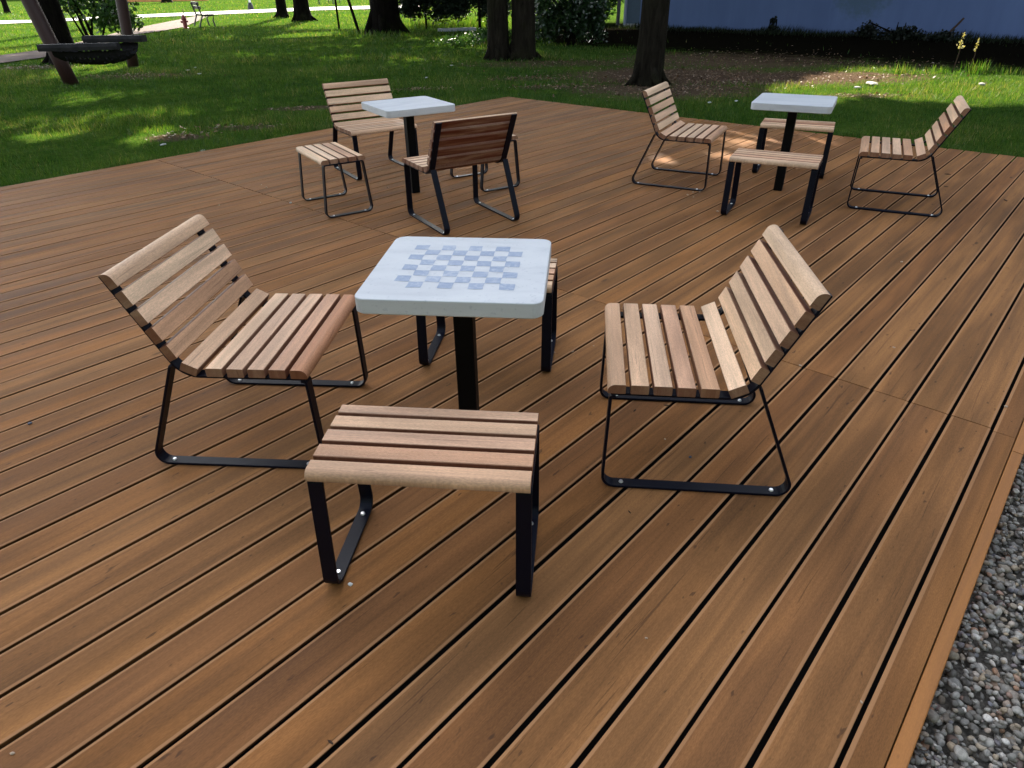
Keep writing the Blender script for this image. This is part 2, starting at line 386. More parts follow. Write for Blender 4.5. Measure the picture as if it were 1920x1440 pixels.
    def build(s, name, mat, parent=None, smooth=False, loc=None):
        me = bpy.data.meshes.new(name); me.from_pydata(s.v, [], s.f)
        a = me.attributes.new('gv', 'FLOAT_VECTOR', 'POINT'); a.data.foreach_set('vector', np.array(s.g, np.float32).ravel())
        a = me.attributes.new('gw', 'FLOAT_VECTOR', 'POINT'); a.data.foreach_set('vector', np.array(s.w, np.float32).ravel())
        bm = bmesh.new(); bm.from_mesh(me); bmesh.ops.recalc_face_normals(bm, faces=bm.faces); bm.to_mesh(me); bm.free()
        if smooth: me.polygons.foreach_set('use_smooth', np.ones(len(me.polygons), bool))
        return link(name, me, mat, parent, loc)
def fillet(pts, rad, seg=6, closed=False):
    out = []; n = len(pts); P = [Vector(p) for p in pts]
    for i in range(n):
        if not closed and i in (0, n-1): out.append(P[i]); continue
        a, b, c = P[i-1], P[i], P[(i+1) % n]; d1 = (a-b).normalized(); d2 = (c-b).normalized()
        r = rad[i] if isinstance(rad, (list, tuple)) else rad
        ang = d1.angle(d2); t = min(r/math.tan(ang/2), (a-b).length*.48, (c-b).length*.48); r = t*math.tan(ang/2)
        cen = b+(d1+d2).normalized()*(r/math.sin(ang/2)); s0 = b+d1*t-cen; s1 = b+d2*t-cen
        tot = s0.angle_signed(s1)
        for j in range(seg+1):
            an = -tot*j/seg; ca, sa = math.cos(an), math.sin(an)
            out.append(cen+Vector((s0.x*ca-s0.y*sa, s0.x*sa+s0.y*ca)))
    return out
def copy_tree(o, parent=None):
    c = o.copy(); col.objects.link(c)
    if parent: c.parent = parent
    for ch in [x for x in scene.objects if x.parent == o]: copy_tree(ch, c)
    return c

# ---------------------------------------------------------------- the deck
PITCHB = 0.1568; Q0 = -0.0155; NB = 50; B_NEAR, B_FAR = -1.4, 8.74; JOINT = 2.988
gd = Geo()
hw = PITCHB/2-.0066
prof = [(-hw+.013, -.028), (hw-.013, -.028), (hw-.0035, -.0062), (hw, -.0022), (hw-.0016, -.0009), (hw-.0082, 0), (hw-.0100, .0001), (0, .0006), (-hw+.0100, .0001), (-hw+.0082, 0), (-hw+.0016, -.0009), (-hw, -.0022), (-hw+.0035, -.0062)]
wear = [0, 0, 0, .8, .9, .8, 0, 0, 0, .8, .9, .8, 0]
for i in range(NB):
    qc = Q0-PITCHB*(i+.5)
    cuts = [B_NEAR, JOINT, B_FAR+random.uniform(-.012, .012)]
    for a, b in zip(cuts[:-1], cuts[1:]):
        dz = random.uniform(-.0012, .0012); dq = random.uniform(-.0013, .0013)
        gp = .0026
        o = bq(0, qc+dq, dz)
        # cut each board into lengths so that it can wander very slightly
        gd.prism(prof, a+gp, b-gp, (o, BD, QD, Vector((0, 0, 1))), random.random(), wear, off=random.uniform(0, 50))
# narrow outer board against the gravel
hwL = (Q0+.010+.058)/2
o = bq(0, .0285, 0); pr = [(-.030, -.028), (.0385, -.028), (.0385, -.001), (.037, 0), (-.0265, .0001), (-.0285, 0), (-.0370, -.0009), (-.0385, -.0022), (-.036, -.0062)]
for a, b in ((B_NEAR, JOINT-.02), (JOINT-.02, B_FAR)):
    gd.prism(pr, a+.0012, b-.0012, (o, BD, QD, Vector((0, 0, 1))), random.random(), [0, 0, .2, 0, 0, .8, .9, .8, 0], off=random.uniform(0, 50))
deck = gd.build('deck', M['deck']); tag(deck, kind='structure', label='brown stained plank deck under the tables and chairs')
ge = Geo(); o = bq(0, .090, 0)
for a, b in ((B_NEAR, 2.86), (2.864, B_FAR)):
    ge.prism([(-.0195, -.13), (.0195, -.13), (.0195, -.003), (.017, -.0005), (-.0175, -.0005), (-.0195, -.003)], a, b, (o, BD, QD, Vector((0, 0, 1))), random.random(), [0, 0, .3, .5, .5, .3])
ge.build('edge_board', M['trim'], deck)
gu = Geo()
c4 = [bq(B_NEAR, -7.85), bq(B_NEAR, .06), bq(B_FAR-.03, .06), bq(B_FAR-.03, -7.85)]
gu.prism([(-3.92, -.125), (3.92, -.125), (3.92, -.045), (-3.92, -.045)], B_NEAR+.02, B_FAR-.05, (bq(0, -3.9, 0), BD, QD, Vector((0, 0, 1))), 0.)
gu.build('substructure', M['earth'], deck)

# ---------------------------------------------------------------- ground sheet with a gentle roll far off
def ground():
    xs = np.concatenate([np.linspace(-500, -60, 12), np.linspace(-50, 50, 101), np.linspace(60, 500, 12)]); ys = np.concatenate([np.linspace(-60, -5, 8), np.linspace(-3, 60, 64), np.linspace(66, 700, 24)])
    X, Y = np.meshgrid(xs, ys); Z = np.full_like(X, GZ)
    Z += .018*np.sin(X*1.1+Y*.7)*np.sin(Y*.9-X*.4)
    # lower bed on the gravel side
    Bc = X*BD.x+Y*BD.y; Qc = X*QD.x+Y*QD.y
    under = (Qc > -8.3) & (Qc < 3) & (Bc > -4) & (Bc < 9.3)
    Z = np.where(under, -.16, Z)
    v = np.stack([X, Y, Z], -1).reshape(-1, 3); nx = len(xs); idx = np.arange(len(v)).reshape(X.shape)
    f = np.stack([idx[:-1, :-1], idx[:-1, 1:], idx[1:, 1:], idx[1:, :-1]], -1).reshape(-1, 4)
    return mesh_np('ground', v, f, 4, smooth=True)
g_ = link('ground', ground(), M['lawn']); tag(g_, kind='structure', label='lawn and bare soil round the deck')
def strip_on_ground(name, pts_l, pts_r, mat, z, label):
    v = []; f = []
    for a, b in zip(pts_l, pts_r):
        A = gnd(*a, GZ); B_ = gnd(*b, GZ); v += [(A.x, A.y, z), (B_.x, B_.y, z)]
    for i in range(len(pts_l)-1): f.append((2*i, 2*i+1, 2*i+3, 2*i+2))
    me = bpy.data.meshes.new(name); me.from_pydata(v, [], f); me.update()
    bm = bmesh.new(); bm.from_mesh(me); bmesh.ops.subdivide_edges(bm, edges=bm.edges, cuts=3); bmesh.ops.recalc_face_normals(bm, faces=bm.faces)
    for q in bm.faces:
        if q.normal.z < 0: q.normal_flip()
    bm.to_mesh(me); bm.free()
    return tag(link(name, me, mat), kind='structure', label=label)
wp_up = [(-260, 60), (0, 40), (60, 39), (200, 32), (300, 27), (390, 23), (480, 19), (600, 14), (690, 12), (790, 9)]
wp_lo = [(-260, 70), (0, 46.5), (60, 43.5), (200, 37.5), (300, 32.5), (390, 29), (480, 25), (600, 20), (690, 18), (790, 15)]
strip_on_ground('white_path', wp_up, wp_lo, M['whitepath'], GZ+.045, 'pale footpath across the far lawn')
rp_up = [(-200, 128), (0, 106), (90, 94), (170, 76), (240, 57), (300, 45), (335, 38), (372, 30)]
rp_lo = [(-200, 152), (0, 121), (90, 109), (170, 90), (240, 68), (300, 60), (345, 52), (400, 28)]
strip_on_ground('sandy_path', rp_up, rp_lo, M['tanpath'], GZ+.036, 'sandy path curving behind the hammock')

# ---------------------------------------------------------------- gravel bed
def ico(sub=1):
    bm = bmesh.new(); bmesh.ops.create_icosphere(bm, subdivisions=sub, radius=1.)
    v = np.array([q.co[:] for q in bm.verts]); f = np.array([[q.index for q in p.verts] for p in bm.faces]); bm.free(); return v, f
def gravel():
    V, F = ico(2); base = []
    for _ in range(14):
        s = V.copy(); d = np.ones(len(V))
        for _ in range(7):
            n = rng.normal(size=3); n /= np.linalg.norm(n); lim = rng.uniform(.55, .9)
            h = s@n; s = s - np.outer(np.clip(h-lim, 0, None), n)*.85
        base.append(s)
    vs = []; fs = []; at = []; off = 0
    layers = [(-.128, 4600, .0125), (-.113, 6800, .0108), (-.101, 7600, .0096)]
    for z, n, sz in layers:
        for _ in range(n):
            b = rng.uniform(.55, 4.3); q = rng.uniform(.118, 1.15)
            if b > 3.0 and rng.random() < .5: continue
            s = base[rng.integers(14)]*np.array([1, rng.uniform(.6, .95), rng.uniform(.45, .75)])*sz*rng.lognormal(0, .32)
            a, c = rng.uniform(0, 6.28), rng.normal(0, .4)
            Rz = np.array([[math.cos(a), -math.sin(a), 0], [math.sin(a), math.cos(a), 0], [0, 0, 1]]); Rx = np.array([[1, 0, 0], [0, math.cos(c), -math.sin(c)], [0, math.sin(c), math.cos(c)]])
            p = bq(b, q, z+rng.uniform(-.008, .008))
            vs.append(s@Rx.T@Rz.T+np.array(p)); fs.append(F+off); off += len(V); at.append(np.full(len(V), rng.random()))
    return mesh_np('gravel', np.concatenate(vs), np.concatenate(fs), 3, attr=np.concatenate(at), smooth=True)
tag(link('gravel', gravel(), M['pebble']), 'grey mixed pebbles filling the bed beside the deck edge', 'gravel', kind='stuff')
gb = Geo(); gb.prism([(0, -.155), (1.3, -.155), (1.3, -.132), (0, -.132)], .2, 5., (bq(0, .112), BD, QD, Vector((0, 0, 1))), 0.)
tag(gb.build('gravel_bed', simple('grit', (.10, .088, .072), 1, 0, 0, .55, 90, .01)), kind='structure')

# ---------------------------------------------------------------- furniture
Z3 = Vector((0, 0, 1))
def slat_prof(w, t, round_lo=0, round_hi=0, ch=.0025):
    """cross-section, a along the slat's width from 0..w, b height 0..t (top = t)"""
    p = [(ch, 0), (w-ch, 0), (w, ch)]
    if round_hi:
        for j in range(8): an = j/7*math.pi/2; p.append((w-round_hi+round_hi*math.cos(an), t-round_hi+round_hi*math.sin(an)))
    else: p += [(w, t-ch), (w-ch, t)]
    if round_lo:
        for j in range(8): an = math.pi/2+j/7*math.pi/2; p.append((round_lo+round_lo*math.cos(an), t-round_lo+round_lo*math.sin(an)))
    else: p += [(ch, t), (0, t-ch)]
    p.append((0, ch)); return p
TS = .034; HS = .445
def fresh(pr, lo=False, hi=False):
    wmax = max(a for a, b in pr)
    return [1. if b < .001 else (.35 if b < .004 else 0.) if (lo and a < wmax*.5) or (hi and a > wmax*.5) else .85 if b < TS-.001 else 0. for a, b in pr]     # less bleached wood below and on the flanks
def bolt(parent, u, v, z):
    bm = bmesh.new(); bmesh.ops.create_cone(bm, cap_ends=True, segments=14, radius1=.0085, radius2=.0065, depth=.005)
    me = bpy.data.meshes.new('bolt'); bm.to_mesh(me); bm.free()
    return link('bolt', me, M['bolt'], parent, (u, v, z+.0025))
def make_chair():
    t = thing('slatted_chair', 'x', 'chair')
    wS, wF = .332, .303; Y = Vector((0, 1, 0))
    g = Geo(); w = .0605; pit = .0767
    for i in range(5):
        u0 = -i*pit; o = Vector((u0, 0, HS-TS+random.uniform(-.0008, .0008)))
        pr = slat_prof(w, TS, round_lo=.026 if i == 0 else 0); g.prism(pr, -wS, wS, (o, Y, Vector((-1, 0, 0)), Z3), random.random(), fresh(pr, i == 0), off=random.uniform(0, 9))
    a = Vector((-.393, 0, .4405)); d = Vector((-.056, 0, .0275)).normalized(); nrm = Vector((-d.z, 0, d.x)) if d.x > 0 else Vector((d.z, 0, -d.x))
    pr = slat_prof(.060, TS); g.prism(pr, -wS, wS, (a-nrm*TS, Y, d, nrm), random.random(), fresh(pr), off=random.uniform(0, 9))
    g.build('seat', M['slat'], t)
    g = Geo(); d = Vector((-.429, 0, .903)).normalized(); nrm = Vector((d.z, 0, -d.x)); s0 = Vector((-.457, 0, .483))
    for i in range(5):
        o = s0+d*(i*.0742)-nrm*TS; pr = slat_prof(.0570, TS, round_hi=.028 if i == 4 else 0)
        g.prism(pr, -wS, wS, (o, Y, d, nrm), random.random(), fresh(pr, False, i == 4), off=random.uniform(0, 9))
    g.build('backrest', M['slat'], t)
    th = .010; zr = HS-TS-th/2-.0005
    tip = s0+d*.352-nrm*(TS+th/2+.0005); bl = s0-nrm*(TS+th/2+.0005)
    corner = bl-d*((bl.z-zr)/d.z)
    for sg in (-1, 1):
        g = Geo(); g.strip(fillet([(-.012, zr), (corner.x, zr), (tip.x, tip.z)], .106, 12), sg*wF, .045, th); g.build('side_rail', M['steel'], t)
        jt = bl+d*.0-nrm*.004
        path = fillet([(-.03, zr-.0105), (-.013, zr-.0105), (-.004, .0055), (-.690, .0055), (jt.x-.004, jt.z-.02)], [0, .012, .042, .042, 0], 8)
        g = Geo(); g.strip(path, sg*wF, .045, th); lg = g.build('sled_leg', M['steel'], t)
        for u in (-.075, -.615): bolt(lg, u, sg*wF, .0105)
    return t
def make_stool():
    t = thing('slatted_stool', 'x', 'stool'); wS, wF, us = .315, .296, .197; HT = .447; Y = Vector((0, 1, 0)); g = Geo(); pit = .0752; w = .0592
    for i in range(5):
        u0 = -.18+i*pit
        pr = slat_prof(w, TS, round_lo=.022 if i == 0 else 0, round_hi=.022 if i == 4 else 0)
        g.prism(pr, -wS, wS, (Vector((u0, 0, HT-TS+random.uniform(-.0006, .0006))), Y, Vector((1, 0, 0)), Z3), random.random(), fresh(pr, i == 0, i == 4), off=random.uniform(0, 9))
    g.build('seat', M['slat'], t); th = .010
    for sg in (-1, 1):
        path = fillet([(-.160, HT-TS-th/2-.0005), (.160, HT-TS-th/2-.0005), (us, .0055), (-us, .0055)], [.016, .016, .040, .040], 8, closed=True)
        g = Geo(); g.strip(path, sg*wF, .045, th, closed=True); lg = g.build('sled_leg', M['steel'], t)
        for u in (-.135, .135): bolt(lg, u, sg*wF, .0105)
    return t
def make_table(chess):
    t = thing('game_table', 'x', 'table'); s, h, th, r = .306, .743, .054, .040
    pts = fillet([(-s, -s), (s, -s), (s, s), (-s, s)], r, 7, closed=True); n = len(pts)
    bm = bmesh.new(); rings = []
    for z, ins in ((h-th, .004), (h-th+.004, 0), (h-.004, 0), (h-.0014, .0008), (h, .003)):
        k = (s-ins)/s; rings.append([bm.verts.new((p.x*k, p.y*k, z)) for p in pts])
    for a, b in zip(rings[:-1], rings[1:]):
        for i in range(n): j = (i+1) % n; bm.faces.new((a[i], a[j], b[j], b[i]))
    bm.faces.new(rings[0][::-1]); bm.faces.new(rings[-1]); bmesh.ops.recalc_face_normals(bm, faces=bm.faces)
    me = bpy.data.meshes.new('tabletop'); bm.to_mesh(me); bm.free(); link('tabletop', me, M['stone'], t)
    if chess:
        bm = bmesh.new(); q = .0513; rr = random.Random(3)
        for i in range(8):
            for j in range(8):
                if (i+j) % 2 == 0: continue
                x0, y0 = -.2052+i*q, -.2052+j*q; jit = lambda: rr.uniform(-.0022, .0022)
                lo = []; hi = []
                cs = [(x0, y0), (x0+q/2, y0), (x0+q, y0), (x0+q, y0+q/2), (x0+q, y0+q), (x0+q/2, y0+q), (x0, y0+q), (x0, y0+q/2)]
                for (x, y) in cs: hi.append(bm.verts.new((x+jit(), y+jit(), h+.0008)))
                bm.faces.new(hi)
        bmesh.ops.recalc_face_normals(bm, faces=bm.faces)
        for f in bm.faces:
            if f.normal.z < 0: f.normal_flip()
        me = bpy.data.meshes.new('chessboard'); bm.to_mesh(me); bm.free(); link('chessboard', me, M['chess'], t)
    g = Geo(); c = .036; ch = .004
    pr = [(-c+ch, -c), (c-ch, -c), (c, -c+ch), (c, c-ch), (c-ch, c), (-c+ch, c), (-c, c-ch), (-c, -c+ch)]
    g.prism(pr, .0, h-th-.006, (Vector((0, 0, 0)), Z3, Vector((1, 0, 0)), Vector((0, 1, 0))), 0.); g.build('post', M['post'], t)
    g = Geo(); g.box(-.11, .11, -.11, .11, h-th-.006, h-th); g.build('mounting_plate', M['steel'], t)
    return t
chairs = [  # x, y, yaw, label
    (-.694, 2.343, -.078, 'slatted wooden chair facing right, at the left of the chessboard table'),
    (.358, 2.223, 3.03, 'slatted wooden chair facing left, at the right of the chessboard table'),
    (-1.157, 6.567, -1.003, 'slatted wooden chair facing the camera behind the table near the hammock'),
    (-.548, 5.496, 2.115, 'slatted wooden chair turned away, showing its reddish brown back'),
    (1.871, 6.15, -.479, 'slatted wooden chair in front of the thick tree trunk, left of the bare table'),
    (2.873, 5.619, 2.684, 'slatted wooden chair by the sunlit grass, farthest to the right')]
ch0 = make_chair()
for i, (x, y, a, lb) in enumerate(chairs):
    c = ch0 if i == 0 else copy_tree(ch0)
    c.location = (x, y, .0012); c.rotation_euler = (0, 0, a); tag(c, lb, 'chair', 'slatted chairs round the tables')
stools = [(-.249, 1.593, 1.467, 'slatted wooden stool nearest the camera, in front of the chessboard table'),
    (-.106, 2.955, 1.433, 'slatted stool mostly hidden behind the chessboard table'),
    (-1.459, 5.598, .565, 'pale slatted stool with both black leg loops visible beside the left rear table'),
    (-.233, 6.309, .539, 'slatted stool hidden behind the chair that is turned away'),
    (2.039, 5.2, 1.09, 'greyish slatted stool before the right rear table, in front of its post'),
    (2.704, 6.534, 1.133, 'slatted stool by the lawn edge behind the right rear table')]
st0 = make_stool()
for i, (x, y, a, lb) in enumerate(stools):
    c = st0 if i == 0 else copy_tree(st0)
    c.location = (x, y, .0012); c.rotation_euler = (0, 0, a); tag(c, lb, 'stool', 'slatted stools round the tables')
tables = [(-.173, 2.225, -.102, 'square pale table printed with a worn blue chessboard', True), (-.846, 5.992, .54, 'plain pale square table behind the chessboard table, turned cornerwise', False), (2.381, 5.904, -.47, 'plain pale square table between two stools on the right', False)]
tb = None
for i, (x, y, a, lb, chs) in enumerate(tables):
    c = make_table(chs) if i < 2 else copy_tree(tb)
    if i == 1: tb = c
    c.location = (x, y, .0012); c.rotation_euler = (0, 0, a); tag(c, lb, 'table', 'pale square tables on black posts')

# ---------------------------------------------------------------- small debris lying on the deck
V1, F1 = ico(1)
def chip(name, px, py, sx, sy, sz, mat, label, cat, group=None, z=0.0):
    p = gnd(px, py, z); v = V1*np.array([sx, sy, sz])*(1+rng.uniform(-.28, .28, (len(V1), 1)))
    me = mesh_np(name, v, F1, 3); o = link(name, me, mat, None, (p.x, p.y, z+sz*.62)); o.rotation_euler = (0, 0, rng.uniform(0, 6.28))
    return tag(o, label, cat, group)
chip('white_chip', 657, 1097, .011, .006, .005, M['whitechip'], 'white chip on the deck at the left foot of the nearest stool', 'chip')
chip('pebble', 57, 795, .010, .008, .006, M['pebbledark'], 'dark bluish pebble alone on the boards at the left edge', 'pebble')
chip('pebble', 1294, 858, .007, .006, .004, M['pebbledark'], 'dark pebble on the boards under the right front chair', 'pebble')
chip('pebble', 545, 381, .018, .010, .008, M['whitechip'], 'white pebble on the board joint left of the pale stool', 'pebble')
for (x, y) in ((1247, 824), (1040, 661), (1074, 660), (1113, 649), (1676, 652), (1615, 1317), (1212, 1197), (727, 352), (1345, 397), (1289, 366), (1299, 361), (1312, 360), (1690, 492), (490, 347), (500, 352), (411, 385), (820, 640), (487, 380), (1886, 763), (1500, 686), (1300, 370), (24, 1413)):
    s = random.uniform(.0035, .0058)*(1 if y > 500 else 1.7)
    chip('wood_crumb', x, y, s*1.4, s, s*.7, M['chip'], 'pale wood crumb lying loose on the deck boards', 'crumb', 'pale crumbs scattered on the deck')
for (x, y) in ((1885, 376), (1777, 327), (1773, 350), (1758, 345), (1180, 960), (1250, 760), (620, 1392), (1190, 770)):
    s = random.uniform(.006, .010)*(1 if y > 500 else 2.2)
    chip('leaf_scrap', x, y, s*1.5, s*.5, s*.2, M['twig'], 'small dark dry leaf scrap on the deck boards', 'leaf', 'dry leaf scraps on the deck')

# ---------------------------------------------------------------- foliage builders
def leaf_mesh(name, cent, size, asp=.6, lr=None, up=.0):
    """many leaf-shaped quads (two triangles folded along the midrib would be costlier) at cent (n,3)"""
    n = len(cent); d = rng.normal(size=(n, 3)); d /= np.linalg.norm(d, axis=1)[:, None]
    e = rng.normal(size=(n, 3)); e[:, 2] += up; e -= d*(e*d).sum(1)[:, None]; e /= np.linalg.norm(e, axis=1)[:, None]
    s = size*rng.uniform(.6, 1.3, (n, 1)); a = d*s; b = e*s*asp*.5
    v = np.stack([cent-a*.5, cent+b-a*.05, cent+a*.5, cent-b-a*.05], 1).reshape(-1, 3)
    f = np.arange(n*4).reshape(-1, 4)
    if lr is None: lr = rng.random(n)
    return mesh_np(name, v, f, 4, attr=np.repeat(lr, 4))
def blob_points(n, c, r, clumps=26, cr_=.38, shell=.55):
    """points in clumps spread through an ellipsoid"""
    r = np.asarray(r, float)
    d = rng.normal(size=(clumps, 3)); d /= np.linalg.norm(d, axis=1)[:, None]; rad = shell+(1-shell)*rng.random((clumps, 1)); rad *= rng.choice([1, .55], (clumps, 1), p=[.75, .25])
    cc = d*rad*r*.85; k = rng.integers(clumps, size=n)
    p = rng.normal(size=(n, 3)); p /= np.linalg.norm(p, axis=1)[:, None]; p *= rng.random((n, 1))**(1/2.4)
    pts = cc[k]+p*r*cr_*rng.uniform(.7, 1.2, (n, 1))
    tone = np.clip(rng.random(clumps)[k]*.5+rng.random(n)*.5, 0, 1)
    return pts+np.asarray(c, float), tone
CROWNS = []
def tree(name, label, base, h, rad, crown, group=None, lean=(0, 0), bark='bark', extra=None, nleaf=11000, lsize=.27, flare=1.5, roots=5, trunks=None):
    """base (x,y); crown list of (x,y,z, rx,ry,rz) in world coordinates"""
    b = Vector((base[0], base[1], GZ-.05)); t = thing(name, label, 'tree', b, 0., group)
    for k, (dx, dy, r0, lx, ly) in enumerate(trunks or [(0, 0, rad, lean[0], lean[1])]):
        g = Geo(); zs = [0, .08, .2, .4, .7, 1.1, 1.7, 2.6, 4, h*.75, h]
        pts = [(dx+lx*z+.04*math.sin(z*1.3+k), dy+ly*z+.04*math.cos(z*1.1+k*2), z) for z in zs]
        rr = [r0*(1+(flare-1)*math.exp(-z/.28))*(1-.55*z/h) for z in zs]
        g.tube(pts, rr, 22, .07, seed=int(abs(base[0])*100)+k)
        for q in range(roots):
            a = q*2*math.pi/roots+random.uniform(-.4, .4); L = r0*random.uniform(1.5, 2.1)
            g.tube([(dx+math.cos(a)*r0*.5, dy+math.sin(a)*r0*.5, .45*r0/.28), (dx+math.cos(a)*r0*1.08, dy+math.sin(a)*r0*1.08, .17*r0/.28), (dx+math.cos(a)*L, dy+math.sin(a)*L, .02)], [r0*.34, r0*.24, r0*.07], 8, .1, seed=q)
        top = Vector(pts[-1]); g2 = Vector(pts[-3])
        for c in crown:
            e = Vector(c[:3])-b; g.tube([g2, g2.lerp(e, .5)+Vector((0, 0, .3)), e], [r0*.45, r0*.28, r0*.08], 8, .05, seed=5)
        if extra and k == 0: extra(g, r0)
        g.build('trunk', M[bark], t, smooth=True)
    P = []; T = []
    for c in crown:
        p, tn = blob_points(int(nleaf*1.25)//len(crown), Vector(c[:3])-b, c[3:6], 38, .36); P.append(p); T.append(tn)
    CROWNS.append([t, np.array(b), np.concatenate(P)+np.array(b), np.concatenate(T), lsize])
    return t
def shrub(name, label, cat, base, blobs, n, size, mat, stems=4, sh=1.2, group=None, asp=.6, tonepow=1.):
    b = Vector((base[0], base[1], GZ-.03)); t = thing(name, label, cat, b, 0, group)
    P = []; T = []
    for c in blobs:
        p, tn = blob_points(int(n*c[6]), c[:3], c[3:6], 22, .4, .35); k = p[:, 2] > .04; P.append(p[k]); T.append(tn[k]**tonepow)
    link('foliage', leaf_mesh('foliage', np.concatenate(P), size, asp, np.concatenate(T)), M[mat], t)
    if stems:
        g = Geo()
        for q in range(stems):
            a = random.uniform(0, 6.28); r = random.uniform(.05, .3); c = random.choice(blobs)
            g.tube([(math.cos(a)*.12, math.sin(a)*.12, 0), (math.cos(a)*r+c[0]*.3, math.sin(a)*r+c[1]*.3, sh*.5), (c[0]+math.cos(a)*r, c[1]+math.sin(a)*r, sh)], [.035, .028, .012], 6, .05, seed=q)
        g.build('stem', M['darkbark'], t, smooth=True)
    return t

# ---------------------------------------------------------------- sun direction (needed for the placing of crowns)
SUN_EL = R_(31); SUN_AZ = Vector((-.13, 1, 0)).normalized()
# ---------------------------------------------------------------- trees
tree('oak_tree', 'single thick tree trunk standing close behind the deck, left of the pale wall', (2.62, 13.55), 11, .265,
     [(3.4, 14.2, 9.6, 3.2, 2.8, 2.0), (5.6, 15.2, 8.8, 2.8, 2.4, 1.6), (1.4, 14.2, 11.2, 3.0, 2.8, 2.0), (3.8, 14.6, 12.8, 3.2, 3, 2)], nleaf=11000, flare=1.15, roots=4)
tree('twin_tree', 'dark twin trunked tree joined at the base, in the middle of the lawn', (.05, 18.8), 12, .36,
     [(-.6, 18.5, 9.3, 4.6, 4.2, 2.8), (3.4, 18.2, 8.2, 3.4, 3.4, 2.3), (-3.6, 18.6, 7.6, 3.3, 3.3, 2.2), (0, 18.5, 12.3, 4.4, 4, 2.4)], nleaf=19000, flare=1.18,
     trunks=[(-.31, 0, .27, -.016, 0), (.31, .08, .30, .012, .004)])
tree('broad_tree', 'broad dark trunk beside the black evergreen, left of the twin trunks', (-4.85, 29.9), 12, .58,
     [(-5.4, 29.4, 8.8, 4.4, 4, 2.6), (-2.0, 29.2, 7.6, 3.2, 3.2, 2.2), (-8.4, 29.6, 7.6, 3.4, 3.2, 2.2), (-5, 29.4, 11.6, 4, 4, 2.4)], bark='darkbark', nleaf=18000, flare=1.25)
tree('lime_tree', 'slim dark tree, left of the pair standing on the lit lawn by the white path', (-13.8, 46.6), 11, .30, [(-14.4, 46.4, 8, 3.6, 3.6, 2.6), (-13.4, 46.2, 10.8, 3.2, 3.2, 2)], bark='darkbark', nleaf=9000, lsize=.32)
tree('lime_tree', 'stouter dark tree, right of the pair standing on the lit lawn by the white path', (-11.2, 41.5), 11, .42, [(-10.6, 41.2, 7.8, 4.0, 3.8, 2.6), (-12.4, 41.4, 10.6, 3.6, 3.4, 2.2)], bark='darkbark', nleaf=11000, lsize=.32)
tree('leaning_tree', 'black leaning tree trunk right behind the reddish hammock post', (-11.6, 19.3), 10, .30, [(-11.2, 19.2, 8.6, 3.4, 3.4, 2.4), (-8.4, 19.0, 7.4, 3.0, 3.0, 1.9), (-13.8, 19.4, 7.2, 2.6, 2.8, 1.9)], bark='darkbark', nleaf=14000)
tree('park_tree', 'dark trunk half hidden in the leafy shrub behind the hammock', (-20.6, 39.6), 10, .42, [(-20.6, 39.6, 8, 3.6, 3.6, 2.6)], bark='darkbark', nleaf=5000, lsize=.34)
tree('young_tree', 'thin young tree in the far top left corner', (-41.2, 62.9), 8, .20, [(-41.2, 62.9, 6.5, 2.6, 2.6, 2)], bark='darkbark', nleaf=2600, lsize=.36, roots=0)
tree('park_tree', 'far dark tree trunk beyond the white path, above the bench', (-43.2, 97.5), 11, .55, [(-43, 97.5, 8, 6, 5, 3)], bark='darkbark', nleaf=4500, lsize=.5, roots=0)
# neighbours whose crowns shade the right-hand lawn and the deck
tree('maple_tree', 'broad tree standing just outside the view beyond the right of the lawn', (12.9, 17.2), 11, .30, [(10.6, 16.6, 6.2, 3.2, 2.4, 1.5), (12.8, 17.2, 8.4, 3.6, 3.0, 2.2), (7.6, 17.2, 7.2, 2.8, 2.2, 1.5)], nleaf=14000)

# openings of the canopy: the sun reaches these patches of ground; elsewhere near the deck added filler leaves close up
def world_poly(pix, z=GZ): return np.array([tuple(gnd(x, y, z))[:2] for x, y in pix])
def in_poly(x, y, poly):
    ins = np.zeros(len(x), bool); n = len(poly)
    for i in range(n):
        (x1, y1), (x2, y2) = poly[i], poly[(i+1) % n]
        c = (y1 > y) != (y2 > y); ins ^= c & (x < (x2-x1)*(y-y1)/(y2-y1+1e-12)+x1)
    return ins
GAPS = [(1., world_poly([(1430, 166), (1530, 140), (1650, 116), (1920, 108), (2150, 108), (2150, 212), (1920, 199), (1840, 204), (1760, 194), (1700, 198), (1640, 184), (1570, 198), (1460, 198)])),
        (1., world_poly([(-200, 104), (0, 92), (90, 80), (160, 66), (345, 56), (440, 46), (520, 40), (610, 46), (640, 34), (760, 24), (760, 2), (-200, 10)])),
        (.86, world_poly([(1215, 300), (1330, 238), (1580, 250), (1630, 292), (1500, 308), (1345, 320), (1240, 338)], 0)),
        (1., np.array([(0., 30.), (6.5, 30.), (6.5, 42.), (0., 42.)])),
        (.85, world_poly([(1132, 356), (1205, 331), (1214, 342), (1150, 364)], 0)),
        (.9, world_poly([(360, 80), (372, 66), (445, 63), (450, 75)])),
        (1., world_poly([(470, 73), (560, 62), (640, 58), (640, 66), (540, 72)])),
        (1., world_poly([(0, 264), (60, 250), (170, 240), (170, 252), (60, 272)])),
        (1., world_poly([(228, 266), (250, 240), (330, 232), (330, 246), (270, 272)])),
        (.7, world_poly([(800, 88), (840, 62), (900, 66), (880, 92)])),
        (.9, world_poly([(30, 150), (130, 125), (240, 120), (240, 128), (120, 150)]))]
def sun_foot(P, z=GZ):
    k = (P[:, 2]-z)/math.tan(SUN_EL); return P[:, 0]-SUN_AZ.x*k, P[:, 1]-SUN_AZ.y*k
mull = [(np.array(gnd(1785, 124, GZ)), .30), (np.array(gnd(1816, 121, GZ)), .2)]
